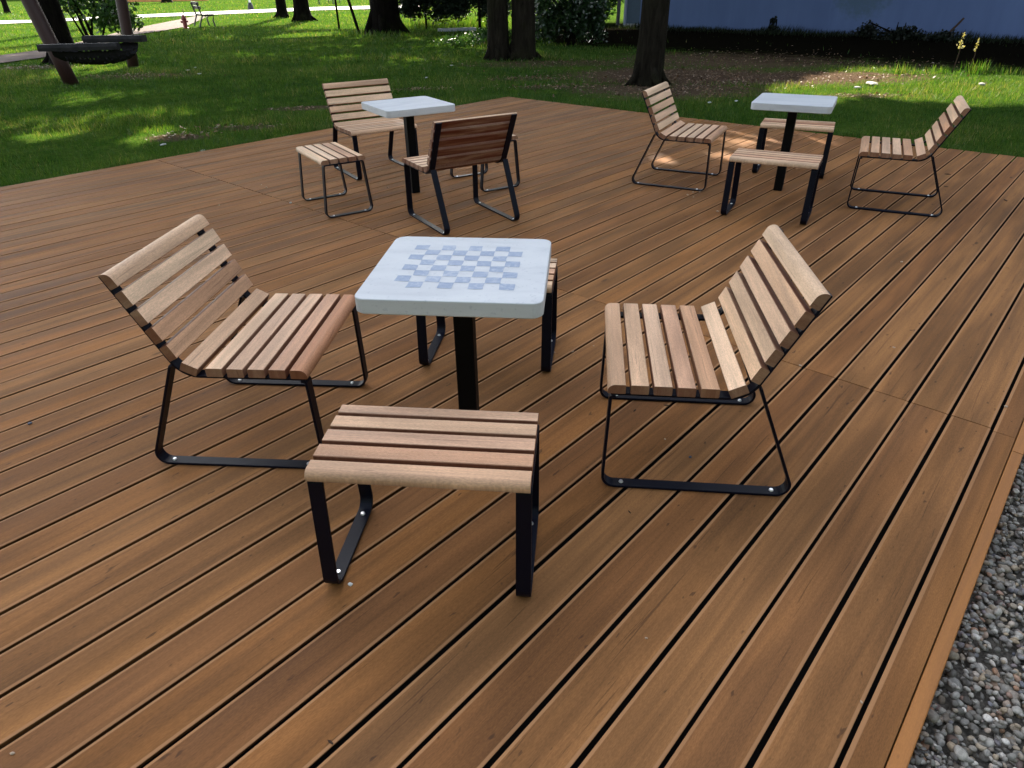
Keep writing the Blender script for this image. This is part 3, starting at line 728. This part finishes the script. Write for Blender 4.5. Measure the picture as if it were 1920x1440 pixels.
def prune(P):
    x, y = sun_foot(P); x0, y0 = sun_foot(P, 0.); keep = np.ones(len(P), bool)
    for (s_, poly) in GAPS: keep &= ~(in_poly(x, y, poly) & (rng.random(len(P)) < s_))
    return keep
for c in CROWNS:
    k = prune(c[2]); c[2], c[3] = c[2][k], c[3][k]
CELL = .25; GX0, GX1, GY0, GY1 = -15., 14., -2., 33.
cnt = np.zeros((int((GX1-GX0)/CELL), int((GY1-GY0)/CELL)))
def add_cover(P, wgt):
    x, y = sun_foot(P); i = ((x-GX0)/CELL).astype(int); j = ((y-GY0)/CELL).astype(int); ok = (i >= 0) & (j >= 0) & (i < cnt.shape[0]) & (j < cnt.shape[1]); np.add.at(cnt, (i[ok], j[ok]), wgt)
for c in CROWNS: add_cover(c[2], .42*c[4]**2*.62*.5/CELL**2)
fill = []
ii, jj = np.meshgrid(np.arange(cnt.shape[0]), np.arange(cnt.shape[1]), indexing='ij')
xc = GX0+(ii.ravel()+.5)*CELL; yc = GY0+(jj.ravel()+.5)*CELL
bb = xc*BD.x+yc*BD.y; qq = xc*QD.x+yc*QD.y
deckc = (qq > -8) & (qq < 2.5) & (bb < 8.8)
seen = deckc | ((np.abs(xc) < yc*.95+2) & (yc > 5))
need = np.where(deckc, 4.2, 2.6)*seen
# sparser filler leaves over the lawn leave soft mottling
mott = np.sin(xc*.9+1.3*np.sin(yc*.8))*np.sin(yc*1.5+np.sin(xc*.7)*1.5)*.5+.5
need = np.where(deckc, need, np.where(xc < 1, (.12+2.5*mott**1.1)*np.where((yc > 17) & (yc < 30), .8, 1.), 2.6))
LS = .46; per = .42*LS**2*.62*.5/CELL**2
lack = np.clip(np.ceil((need-cnt.ravel())/per), 0, 14).astype(int)
xs_ = np.repeat(xc, lack)+rng.uniform(-.5, .5, lack.sum())*CELL; ys_ = np.repeat(yc, lack)+rng.uniform(-.5, .5, lack.sum())*CELL
hz = rng.uniform(7.5, 13.5, len(xs_)); kk = (hz-GZ)/math.tan(SUN_EL)
FP = np.stack([xs_+SUN_AZ.x*kk, ys_+SUN_AZ.y*kk, hz], 1); FP = FP[prune(FP)]
# nothing may sit inside the building
cen = np.array([c[2].mean(0) for c in CROWNS]); own = ((FP[:, None, :]-cen[None])**2).sum(2).argmin(1)
for q, c in enumerate(CROWNS):
    t, b, P, T, ls = c
    me = leaf_mesh('crown', P-b, ls, .62, T); f_ = FP[own == q]
    o = link('crown', me, M['leaf'], t)
    if len(f_): link('bough', leaf_mesh('bough', f_-b, LS, .62), M['leaf'], t)  # loose filler leaves added along the sun's path to shade deck and lawn

# leaf screen added behind and beside the viewer to block low sky light
nb = 13500; an = rng.uniform(R_(160), R_(380), nb); rad_ = rng.uniform(9, 13, nb)
bp = np.stack([np.cos(an)*rad_*1.15, 1.5+np.sin(an)*rad_, GZ+rng.random(nb)**.9*7.6*(1+.12*np.sin(an*9))], 1)
tag(link('tree_belt', leaf_mesh('tree_belt', bp, .62, .65), M['leaf']), 'dense belt of trees closing the park behind the viewer', 'wood', kind='stuff')
nb = 9000; xx = rng.uniform(-190, 120, nb); yy = 150+rng.uniform(-6, 6, nb)+.0006*xx**2  # leaves out of view, added to keep low sky out of reflections
tag(link('far_wood', leaf_mesh('far_wood', np.stack([xx, yy, GZ+rng.random(nb)*17*(1+.15*np.sin(xx*.11))], 1), 3.0, .7), M['leaf']), 'far wood edging the park beyond the lawn', 'wood', kind='stuff')
# ---------------------------------------------------------------- shrubs and plants
shrub('leafy_shrub', 'leafy green shrub behind the rope hammock', 'shrub', (-13.6, 24.6), [(0, 0, 1.55, 1.25, .9, 1.1, .5), (.9, .2, 1.0, .85, .7, .75, .25), (-.5, .1, 2.3, 1.3, .9, .7, .25)], 2600, .17, 'shrub', 7, 1.7)
shrub('dark_hedge', 'dense dark shrub with a few glossy leaves between the twin trunks and the wall', 'shrub', (2.0, 23.2), [(-.75, 0, .8, .8, .8, .95, .35), (.1, .1, .9, .8, .8, 1.0, .35), (.75, .3, .75, .65, .7, .9, .25), (-.1, .2, 1.7, 1.2, .7, .7, .15)], 9500, .11, 'hedge', 6, 1.3, tonepow=1.6)
shrub('leafy_shrub', 'sunlit yellow green shrub behind the dark hedge, left of the wall corner', 'shrub', (4.2, 35.5), [(0, 0, 1.3, 1.7, 1.2, 1.3, .6), (-2.6, .4, 1.5, 1.6, 1.1, 1.5, .4)], 3600, .22, 'shrub', 5, 1.6)
shrub('evergreen_bush', 'black evergreen with boughs hanging low over the grass, left of the twin trunks', 'evergreen', (-2.3, 31.6), [(-1.4, 0, 1.28, 1.1, 1.0, .95, .25), (.1, 0, 1.15, 1.4, 1.1, .95, .3), (1.4, .1, 1.2, 1.3, 1.1, .95, .3), (.3, .2, 2.2, 2.2, 1.2, .8, .25)], 17000, .17, 'needle', 0, asp=.4)
shrub('wall_ivy', 'low black mound of ivy and cuttings at the foot of the wall', 'ivy', tuple(gnd(1690, 74, GZ))[:2], [(0, 0, .16, 1.0, .4, .28, .5), (-.8, .6, .22, .6, .35, .28, .25), (.9, -.7, .12, .7, .35, .22, .25)], 2600, .09, 'ivy', 3, .5)
shrub('wall_weed', 'small spiky dark weed against the wall foot', 'weed', tuple(gnd(1446, 64, GZ))[:2], [(0, 0, .16, .3, .2, .2, .6), (0, 0, .42, .12, .1, .24, .4)], 260, .10, 'ivy', 2, .5)
shrub('ground_ivy', 'bright green leafy undergrowth at the left foot of the twin trunks', 'plant', tuple(gnd(868, 86, GZ))[:2], [(0, 0, .18, 1.0, .7, .24, .6), (.7, 1.2, .25, .6, .6, .34, .4)], 1400, .10, 'shrub', 0)

def mullein(px, py, h, n, label):
    b = gnd(px, py, GZ); t = thing('dry_plant', label, 'plant', b)
    g = Geo(); g.tube([(0, 0, 0), (.02, 0, h*.5), (0, .01, h)], [.012, .010, .006], 6); g.build('stem', M['twig'], t)
    c = np.zeros((n, 3)); c[:, 2] = h-.26*rng.random(n)+.02; c[:, :2] = rng.normal(0, .030 if n > 33 else .013, (n, 2))*(1.15-(c[:, 2:3]-h+.26)/.3)
    link('leaf_head', leaf_mesh('leaf_head', c, .062 if n > 33 else .042, .6), M['yellowleaf'], t)
mullein(1785, 137, .70, 34, 'taller pale yellow seed head catching sun before the dark wall foot')
mullein(1816, 135, .60, 32, 'smaller pale yellow seed head right of the taller one')

# ---------------------------------------------------------------- the pale building on the right
wA = gnd(1198, 51, GZ); wB = gnd(1900, 75, GZ); wd = (wB-wA).normalized(); wn = Vector((wd.y, -wd.x, 0))
if wn.y > 0: wn = -wn
ang = math.atan2(wd.y, wd.x)
bld = thing('pale_building', 'pale blue grey rendered building along the upper right', 'building', (wA.x, wA.y, GZ), ang)
WALL_H = 8.7; LEN = 30.
g = Geo(); g.box(0, LEN, 0, 9, -.3, WALL_H); g.build('wall', M['wall'], bld)
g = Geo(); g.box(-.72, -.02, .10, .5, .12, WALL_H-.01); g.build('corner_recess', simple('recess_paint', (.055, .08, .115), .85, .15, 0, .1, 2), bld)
g = Geo(); g.box(-.80, -.725, -.02, .5, -.1, WALL_H-.01); g.build('corner_strip', simple('white_trim', (.17, .20, .27), .7, .2), bld)
g = Geo(); g.box(-.3, LEN+.3, -.35, 9.3, WALL_H+.002, WALL_H+.25); g.build('roof', M['roof'], bld)
g = Geo(); g.box(-.72, -.02, -.01, .5, -.1, .115); g.build('plinth', M['concrete'], bld)
pp = gnd(1158, 47, GZ); pt = thing('drain_pole', 'dark upright pole beside the wall corner', 'pole', pp)
g = Geo(); g.tube([(0, 0, 0), (.01, 0, 1.6), (0, 0, 3.4)], [.085, .08, .075], 10, .03); g.build('pole_shaft', M['iron'], pt)
sp_ = gnd(1768, 73, GZ); g = Geo(); g.tube([(0, 0, 0), (.24, -.12, .38), (.36, -.18, .58)], [.035, .032, .03], 7, .05)
tag(g.build('wooden_stick', M['twig'], loc=sp_), 'short dark stick leaning up from the ivy mound by the wall', 'stick')

# ---------------------------------------------------------------- rope hammock between leaning posts
hp = gnd(137, 163, GZ); hm = thing('rope_hammock', 'rope hammock slung between two leaning reddish log posts', 'hammock', hp)
def rel(v): return Vector(v)-hp
def post(top_px, top_h, base_px, r, name):
    b = gnd(*base_px, GZ-.05); zt = top_h
    # direction of lean taken so that the log passes through the pixel at camera height
    d = CX*((top_px[0]-960)/F_PX)+CY*((top_px[1]-720)/F_PX)+CZ
    t = (b.y-.15)/d.y; p = Vector((0, 0, CAM_H))+d*t
    e = b+(p-b)*((zt-b.z)/(p.z-b.z))
    g = Geo(); g.tube([rel(b), rel(b.lerp(e, .25)), rel(b.lerp(e, .5)), rel(b.lerp(e, .75)), rel(e)], [r*1.02, r, r*1.02, r, r*.97], 16, .03, seed=3); g.build(name, M['log'], hm, smooth=True)
post((54, 0), 2.6, (137, 163), .135, 'post'); post((227, 0), 2.6, (251, 130), .125, 'post')
zb = .93
A0 = gnd(74, 90, zb); A1 = gnd(222, 86, zb); B0 = gnd(160, 73, zb+.07); B1 = gnd(270, 72, zb+.07)
for a, b, r in ((A0, A1, .085), (B0, B1, .085)):
    g = Geo(); d = (b-a); L = d.length; d.normalize(); n = Vector((-d.y, d.x, 0)).normalized()
    g.prism([(-.07, -.04), (.07, -.04), (.078, 0), (.07, .04), (-.07, .04), (-.078, 0)], 0, L, (rel(a), d, n, d.cross(n)*-1), random.random()); g.build('beam', M['darkplank'], hm)
b2 = gnd(251, 128, GZ)
def net():
    nu, nv = 36, 22; bm = bmesh.new(); G = []
    for i in range(nu):
        row = []
        for j in range(nv):
            u, v = i/(nu-1), j/(nv-1)
            p = A0.lerp(A1, .14+.98*u).lerp(B0.lerp(B1, -.55+1.42*u), v); sag = .20*(math.sin(math.pi*min(1, max(0, u*.96+.02)))**.35)*math.sin(math.pi*v)**.5
            row.append(bm.verts.new(rel(p)-Vector((0, 0, sag+.05))+Vector((0, 0, random.uniform(-.012, .012)))))
        G.append(row)
    for i in range(nu-1):
        for j in range(nv-1):
            if (i % 2 and j % 2) and random.random() < .85: continue
            bm.faces.new((G[i][j], G[i+1][j], G[i+1][j+1], G[i][j+1]))
    me = bpy.data.meshes.new('net'); bm.to_mesh(me); bm.free(); o = link('net', me, M['net'], hm)
    md = o.modifiers.new('thickness', 'SOLIDIFY'); md.thickness = .012
net()

# ---------------------------------------------------------------- far park furniture
def seg_bar(g, a, b, r): g.tube([a, b], [r, r], 6)
pb = gnd(380, 50, GZ); bn = thing('park_bench', 'small dark park bench on the lawn beside the sandy path', 'bench', pb, R_(-58)); bn.scale = (1.15, 1.15, 1.15)
for i, (nm) in enumerate(('seat', 'backrest')):
    g = Geo()
    if nm == 'seat':
        for k in range(4): g.box(-.72, .72, -.02+k*.115, .075+k*.115, .44, .475)
    else:
        for k in range(2):
            z = .66+k*.15; g.prism([(0, 0), (.115, .02), (.11, .05), (-.005, .03)], -.72, .72, (Vector((0, -.06-k*.05, z)), Vector((1, 0, 0)), Vector((0, -.3, 1)).normalized(), Vector((0, 1, .3)).normalized()), .3)
    g.build(nm, M['benchwood'], bn)
for sx in (-.62, .62):
    g = Geo(); g.tube([(sx, .40, 0), (sx, .36, .25), (sx, .42, .43), (sx, .10, .42), (sx, -.04, .43), (sx, -.16, .9)], [.035, .03, .03, .03, .035, .03], 7); g.tube([(sx, -.22, 0), (sx, -.12, .24), (sx, -.03, .42)], [.035, .03, .03], 7); g.build('leg', M['iron'], bn)
hy = gnd(349, 54, GZ); hd = thing('fire_hydrant', 'red fire hydrant standing at the end of the sandy path', 'hydrant', hy)
hd.scale = (.85, .85, .85)
g = Geo(); g.tube([(0, 0, 0), (0, 0, .06), (0, 0, .07), (0, 0, .42), (0, 0, .46), (0, 0, .50), (0, 0, .62), (0, 0, .68)], [.15, .15, .11, .11, .14, .14, .11, .03], 14); g.build('body', M['red'], hd)
g = Geo(); g.tube([(-.19, 0, .34), (-.08, 0, .34)], [.06, .06], 10); g.build('nozzle', M['red'], hd)
g = Geo(); g.tube([(.19, 0, .36), (.08, 0, .36)], [.05, .05], 10); g.build('nozzle', M['red'], hd)
g = Geo(); g.tube([(.06, 0, .66), (.06, 0, .95)], [.022, .018], 6); g.build('spindle', M['iron'], hd)
lp = gnd(471, 19, GZ); lm = thing('lamp_post', 'pale lamp post with a dark foot beyond the white path', 'lamp', lp)
g = Geo(); g.tube([(0, 0, .3), (0, 0, 3.6)], [.09, .07], 10); g.build('shaft', M['lampmetal'], lm)
g = Geo(); g.tube([(0, 0, 0), (0, 0, .35), (0, 0, .55)], [.26, .2, .11], 10); g.build('foot', M['iron'], lm)
g = Geo(); g.tube([(0, 0, 3.6), (0, 0, 3.65), (0, 0, 3.95), (0, 0, 4.05)], [.1, .2, .24, .05], 12); g.build('lantern', M['lampmetal'], lm)
s2 = gnd(622, 8, GZ); bn2 = thing('park_bench', 'far dark bench at the top edge beside a white board', 'bench', gnd(612, 8, GZ), R_(8))
g = Geo()
for k in range(4): g.box(-.8, .8, -.2+k*.12, -.1+k*.12, .44, .48)
g.build('seat', M['benchwood'], bn2); g = Geo(); g.box(-.8, .8, .28, .31, .6, .95); g.build('backrest', M['benchwood'], bn2)
for sx in (-.7, .7): g = Geo(); g.box(sx-.04, sx+.04, -.2, .27, 0, .435); g.build('leg', M['iron'], bn2)
wb = thing('white_board', 'low white notice board far off beside the dark bench', 'board', gnd(627, 6, GZ)); g = Geo(); g.box(-.85, .85, -.03, .03, .3, 1.2); g.build('panel', M['paper'], wb)
for sx in (-.6, .6): g = Geo(); g.box(sx-.04, sx+.04, .032, .09, 0, 1.1); g.build('leg', M['iron'], wb)
def pole(name, label, base, top_off, r, mat, h):
    b = gnd(*base, GZ-.03); g = Geo(); g.tube([(0, 0, 0), (top_off[0]*.5, top_off[1]*.5, h*.5), (top_off[0], top_off[1], h)], [r, r*.95, r*.9], 8, .04, seed=int(base[0])); return tag(g.build(name, M[mat], loc=b), label, 'pole')
pole('wooden_stake', 'thin upright stake left of the broad trunk', (637, 60), (-.03, 0, 0), .045, 'darkbark', 2.4)
pole('wooden_stake', 'thin stake tilting left against the broad trunk', (675, 66), (-.55, .1, 0), .06, 'darkbark', 2.2)
pole('fence_post', 'short dark post in the tall grass under the evergreen', (800, 57), (0, 0), .05, 'darkbark', .75)
pole('fence_post', 'dark post close to the left twin trunk in the tall grass', (900, 61), (0, 0), .06, 'darkbark', 1.9)
sl = gnd(822, 59, GZ); sl2 = gnd(892, 57, GZ); d = (sl2-sl); L = d.length
g = Geo(); g.prism([(-.14, 0), (.14, 0), (.14, .11), (.13, .12), (-.13, .12), (-.14, .11)], 0, L, (Vector((0, 0, 0)), d.normalized(), Vector((-d.y, d.x, 0)).normalized(), Z3), 0.)
tag(g.build('concrete_slab', M['concrete'], loc=(sl.x, sl.y, GZ-.01)), 'grey concrete slab lying in the grass under the evergreen', 'slab')
bw = thing('brick_wall', 'low orange brick wall far off at the top left edge', 'wall', gnd(290, 3, GZ), R_(15)); g = Geo(); g.box(-7, 7, 0, .4, 0, 1.3); g.build('masonry', simple('orange_brick', (.38, .17, .07), .9, .1, 0, .3, 4), bw)
g = Geo(); g.box(-7.1, 7.1, -.05, .45, 1.302, 1.4); g.build('coping', M['concrete'], bw)
# stones and scraps lying on the lawn
def lawn_bit(name, px, py, s, mat, label, cat, group=None): return chip(name, px, py, s[0], s[1], s[2], M[mat], label, cat, group, z=GZ+.02)
lawn_bit('pale_stone', 1635, 157, (.15, .09, .022), 'palestone', 'flat pale stone at the left end of the sunlit grass', 'stone')
lawn_bit('pale_stone', 1608, 165, (.07, .05, .02), 'palestone', 'smaller pale stone just left of the flat stone', 'stone')
lawn_bit('pale_stone', 1840, 160, (.06, .05, .03), 'palestone', 'pale stone in the middle of the sunlit grass', 'stone')
for (x, y) in ((366, 127), (353, 132), (374, 139), (306, 272), (381, 284), (1430, 195), (1380, 190), (1330, 193), (847, 123), (800, 146)):
    lawn_bit('paper_scrap', x, y, (.055, .03, .012), 'paper', 'small white scrap lying in the shaded grass', 'litter', 'white scraps on the lawn')

# ---------------------------------------------------------------- grass blades and fallen leaves
def pixel_of(P):
    d = P-np.array([0, 0, CAM_H]); x = d@np.array(CX); y = d@np.array(CY); z = d@np.array(CZ); return 960+F_PX*x/z, 720+F_PX*y/z, z
def dirt_amount(x, y):
    t = np.zeros_like(x)
    for (cx, cy, rx, ry, s) in DIRT: t = np.maximum(t, s*np.clip(1.35-((x-cx)/rx)**2-((y-cy)/ry)**2, 0, 1))
    return t
def inside_path(px, py):
    def band(up, lo):
        xs = [p[0] for p in up]; u = np.interp(px, xs, [p[1] for p in up]); xs2 = [p[0] for p in lo]; l = np.interp(px, xs2, [p[1] for p in lo]); return (py > u-.6) & (py < l+.6) & (px < up[-1][0])
    return band(wp_up, wp_lo) | band(rp_up, rp_lo)
CL = rng.random(997)
def grass():
    V = []; A = []
    for (y0, y1, n, h, w) in ((6, 9.5, 60000, .055, .0065), (9.5, 13, 80000, .06, .008), (13, 18, 90000, .065, .011), (18, 26, 80000, .075, .016), (26, 46, 70000, .085, .028), (46, 100, 60000, .12, .07)):
        y = rng.uniform(y0, y1, n); xm = y*.92+1.2; x = rng.uniform(-1, 1, n)*xm
        P = np.stack([x, y, np.full(n, GZ)], 1); px, py, zc = pixel_of(P); B_ = x*BD.x+y*BD.y; Q_ = x*QD.x+y*QD.y
        ok = (px > -60) & (px < 1990) & (py > -25) & ~((Q_ > -7.90) & (B_ < 8.79) & (Q_ < 1.5)) & ~inside_path(px, py)
        wallside = (x-wA.x)*wn.x+(y-wA.y)*wn.y; ok &= ~((wallside < .02) & ((x-wA.x)*wd.x+(y-wA.y)*wd.y > -.8))
        dshade = (x-WALL_SHADE[0])*WALL_SHADE[2]+(y-WALL_SHADE[1])*WALL_SHADE[3]; ok &= ~((dshade < 10.2) & (x > 1.5) & (rng.random(n) < np.clip((10.2-dshade)/1.6, 0, .997)))  # grass thinned inside the painted shade band
        da = dirt_amount(x, y); ok &= rng.random(n) > da*1.0
        patch = .5+.5*np.sin(x*.9+np.sin(y*.7)*1.7)*np.sin(y*1.3+np.sin(x*.6)*2)
        x, y, patch = x[ok], y[ok], patch[ok]; m_ = len(x)
        hh = h*rng.uniform(.45, 1.25, m_)*(.5+.6*patch+.45*CL[(np.floor(x/.3).astype(int)*37+np.floor(y/.3).astype(int)*91) % 997]); ww = w*rng.uniform(.7, 1.3, m_); a = rng.uniform(0, 6.28, m_); ln = hh*rng.uniform(.1, .9, m_); la = rng.uniform(0, 6.28, m_)
        b = np.stack([x, y, np.full(m_, GZ-.012)], 1); sd = np.stack([np.cos(a)*ww*.5, np.sin(a)*ww*.5, np.zeros(m_)], 1); tip = b+np.stack([np.cos(la)*ln, np.sin(la)*ln, hh+.012], 1)
        V.append(np.stack([b-sd, b+sd, tip], 1).reshape(-1, 3)); A.append(np.repeat(np.clip(.36*patch+.30*CL[(np.floor(x/.22).astype(int)*73+np.floor(y/.22+.3*np.sin(x*9)).astype(int)*151) % 997]+rng.normal(.17, .19, m_), 0, 1), 3))
    # longer fringe where the mower does not reach, along the deck edges
    for (nf, along, bfix, qfix) in ((9000, 'b', None, -7.895), (9000, 'q', 8.785, None)):
        if along == 'b': bb_ = rng.uniform(.5, 8.8, nf); qq_ = qfix-np.abs(rng.normal(0, .05, nf))
        else: qq_ = rng.uniform(-7.9, .6, nf); bb_ = bfix+np.abs(rng.normal(0, .05, nf))
        x = bb_*BD.x+qq_*QD.x; y = bb_*BD.y+qq_*QD.y; hh = rng.uniform(.06, .15, nf)*(.55+.6*(np.sin(x*5+y*3)*.5+.5)); ww = .007*rng.uniform(.7, 1.4, nf); a = rng.uniform(0, 6.28, nf); la = rng.uniform(0, 6.28, nf); ln = hh*rng.uniform(.2, .9, nf)
        b = np.stack([x, y, np.full(nf, GZ-.012)], 1); sd = np.stack([np.cos(a)*ww*.5, np.sin(a)*ww*.5, np.zeros(nf)], 1); tip = b+np.stack([np.cos(la)*ln, np.sin(la)*ln, hh+.012], 1)
        V.append(np.stack([b-sd, b+sd, tip], 1).reshape(-1, 3)); A.append(np.repeat(np.clip(rng.normal(.45, .22, nf), 0, 1), 3))
    # taller tufts
    for (px, py, n, rad, h) in ((1690, 139, 60, .2, .22), (1832, 138, 110, .3, .26), (1868, 137, 40, .2, .18), (1895, 140, 60, .3, .16), (1750, 136, 50, .3, .15), (840, 50, 1500, 1.9, .38), (800, 52, 700, 1.5, .3), (880, 46, 800, 1.6, .36), (660, 66, 120, .8, .25), (720, 68, 200, 1.0, .22)):
        c = gnd(px, py, GZ); x = c.x+rng.normal(0, rad*.5, n); y = c.y+rng.normal(0, rad*.4, n); hh = h*rng.uniform(.5, 1.2, n); ww = .02*rng.uniform(.6, 1.3, n)*(1.6 if py < 80 else 1); a = rng.uniform(0, 6.28, n); ln = hh*rng.uniform(.1, .6, n); la = rng.uniform(0, 6.28, n)
        b = np.stack([x, y, np.full(n, GZ-.012)], 1); sd = np.stack([np.cos(a)*ww*.5, np.sin(a)*ww*.5, np.zeros(n)], 1); tip = b+np.stack([np.cos(la)*ln, np.sin(la)*ln, hh], 1)
        V.append(np.stack([b-sd, b+sd, tip], 1).reshape(-1, 3)); A.append(np.repeat(np.clip(rng.normal(.55, .2, n), 0, 1), 3))
    V = np.concatenate(V); A = np.concatenate(A)
    return mesh_np('grass', V, np.arange(len(V)), 3, attr=A)
tag(link('grass', grass(), M['grass']), 'short uneven green grass growing round the deck', 'grass', kind='stuff')
def wall_grass():
    n = 6500; t_ = rng.uniform(-.6, 24, n); o_ = np.abs(rng.normal(0, .8, n))+.03
    x = wA.x+wd.x*t_+wn.x*o_; y = wA.y+wd.y*t_+wn.y*o_
    hh = rng.uniform(.06, .24, n)*(.5+.9*(np.sin(t_*1.7)*np.sin(t_*.61+1)*.5+.5)); ww = .03*rng.uniform(.6, 1.3, n); a = rng.uniform(0, 6.28, n); la = rng.uniform(0, 6.28, n); ln = hh*rng.uniform(.1, .7, n)
    b = np.stack([x, y, np.full(n, GZ-.012)], 1); sd = np.stack([np.cos(a)*ww*.5, np.sin(a)*ww*.5, np.zeros(n)], 1); tip = b+np.stack([np.cos(la)*ln*(np.abs(wn.y)), -np.abs(np.sin(la)*ln), hh], 1)
    return mesh_np('wall_grass', np.stack([b-sd, b+sd, tip], 1).reshape(-1, 3), np.arange(n*3), 3, attr=np.repeat(rng.random(n)**2, 3))
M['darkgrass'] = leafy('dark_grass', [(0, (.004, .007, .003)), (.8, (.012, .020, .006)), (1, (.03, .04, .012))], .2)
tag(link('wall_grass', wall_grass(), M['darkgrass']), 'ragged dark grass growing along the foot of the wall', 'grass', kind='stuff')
def litter():
    n = 4200; wt = np.array([1, 1, 1, .12, .12, .12, .3, .6, .3, .3, .4, .3, .15, .8, .2]); i = rng.choice(len(DIRT), size=n, p=wt/wt.sum()); D = np.array(DIRT)[i]; x = D[:, 0]+rng.normal(0, .55, n)*D[:, 2]; y = D[:, 1]+rng.normal(0, .55, n)*D[:, 3]
    B_ = x*BD.x+y*BD.y; Q_ = x*QD.x+y*QD.y; ok = ~((Q_ > -7.95) & (B_ < 8.85) & (Q_ < 1.5)); x, y = x[ok], y[ok]; n = len(x)
    c = np.stack([x, y, GZ+.012+.02*rng.random(n)], 1); d = rng.normal(size=(n, 3)); d[:, 2] *= .35; d /= np.linalg.norm(d, axis=1)[:, None]; e = np.cross(d, np.array([0, 0, 1.])+rng.normal(0, .3, (n, 3))); e /= np.linalg.norm(e, axis=1)[:, None]
    s = rng.uniform(.03, .075, (n, 1)); v = np.stack([c-d*s*.5, c+e*s*.3, c+d*s*.5, c-e*s*.3], 1).reshape(-1, 3)
    return mesh_np('leaf_litter', v, np.arange(n*4), 4, attr=np.repeat(rng.random(n)**1.3, 4))
tag(link('leaf_litter', litter(), M['litter']), 'dry brown leaves and twigs lying on the bare soil under the trees', 'leaf litter', kind='stuff')

# ---------------------------------------------------------------- light
w = bpy.data.worlds.new('World'); scene.world = w; w.use_nodes = True; nt = w.node_tree
bg = nt.nodes['Background']; sky = nt.nodes.new('ShaderNodeTexSky'); sky.sky_type = 'NISHITA'; sky.sun_disc = False
sky.sun_elevation = SUN_EL; sky.sun_rotation = math.atan2(SUN_AZ.x, SUN_AZ.y); sky.air_density = 1.; sky.dust_density = 1.5; sky.ozone_density = 1.
mxs = nt.nodes.new('ShaderNodeMix'); mxs.data_type = 'RGBA'; mxs.inputs[0].default_value = .6; nt.links.new(sky.outputs[0], mxs.inputs[6])
bwn = nt.nodes.new('ShaderNodeRGBToBW'); nt.links.new(sky.outputs[0], bwn.inputs[0]); nt.links.new(bwn.outputs[0], mxs.inputs[7])
nt.links.new(mxs.outputs[2], bg.inputs[0]); bg.inputs[1].default_value = .15
sun_d = bpy.data.lights.new('sun', 'SUN'); sun_d.energy = 5.0; sun_d.angle = R_(.53); sun_d.color = (1, .90, .73)
sun = bpy.data.objects.new('sun', sun_d); col.objects.link(sun)
dirv = Vector((SUN_AZ.x*math.cos(SUN_EL), SUN_AZ.y*math.cos(SUN_EL), math.sin(SUN_EL)))
sun.rotation_euler = (-dirv).to_track_quat('-Z', 'Y').to_euler(); sun.location = (0, 0, 30)
vs = scene.view_settings; vs.view_transform = 'Standard'; vs.look = 'None'; vs.exposure = 2.52; vs.gamma = 1.0; vs.use_curve_mapping = False
scene.cycles.max_bounces = 6; scene.cycles.diffuse_bounces = 3; scene.cycles.transparent_max_bounces = 6
scene.cycles.use_denoising = True
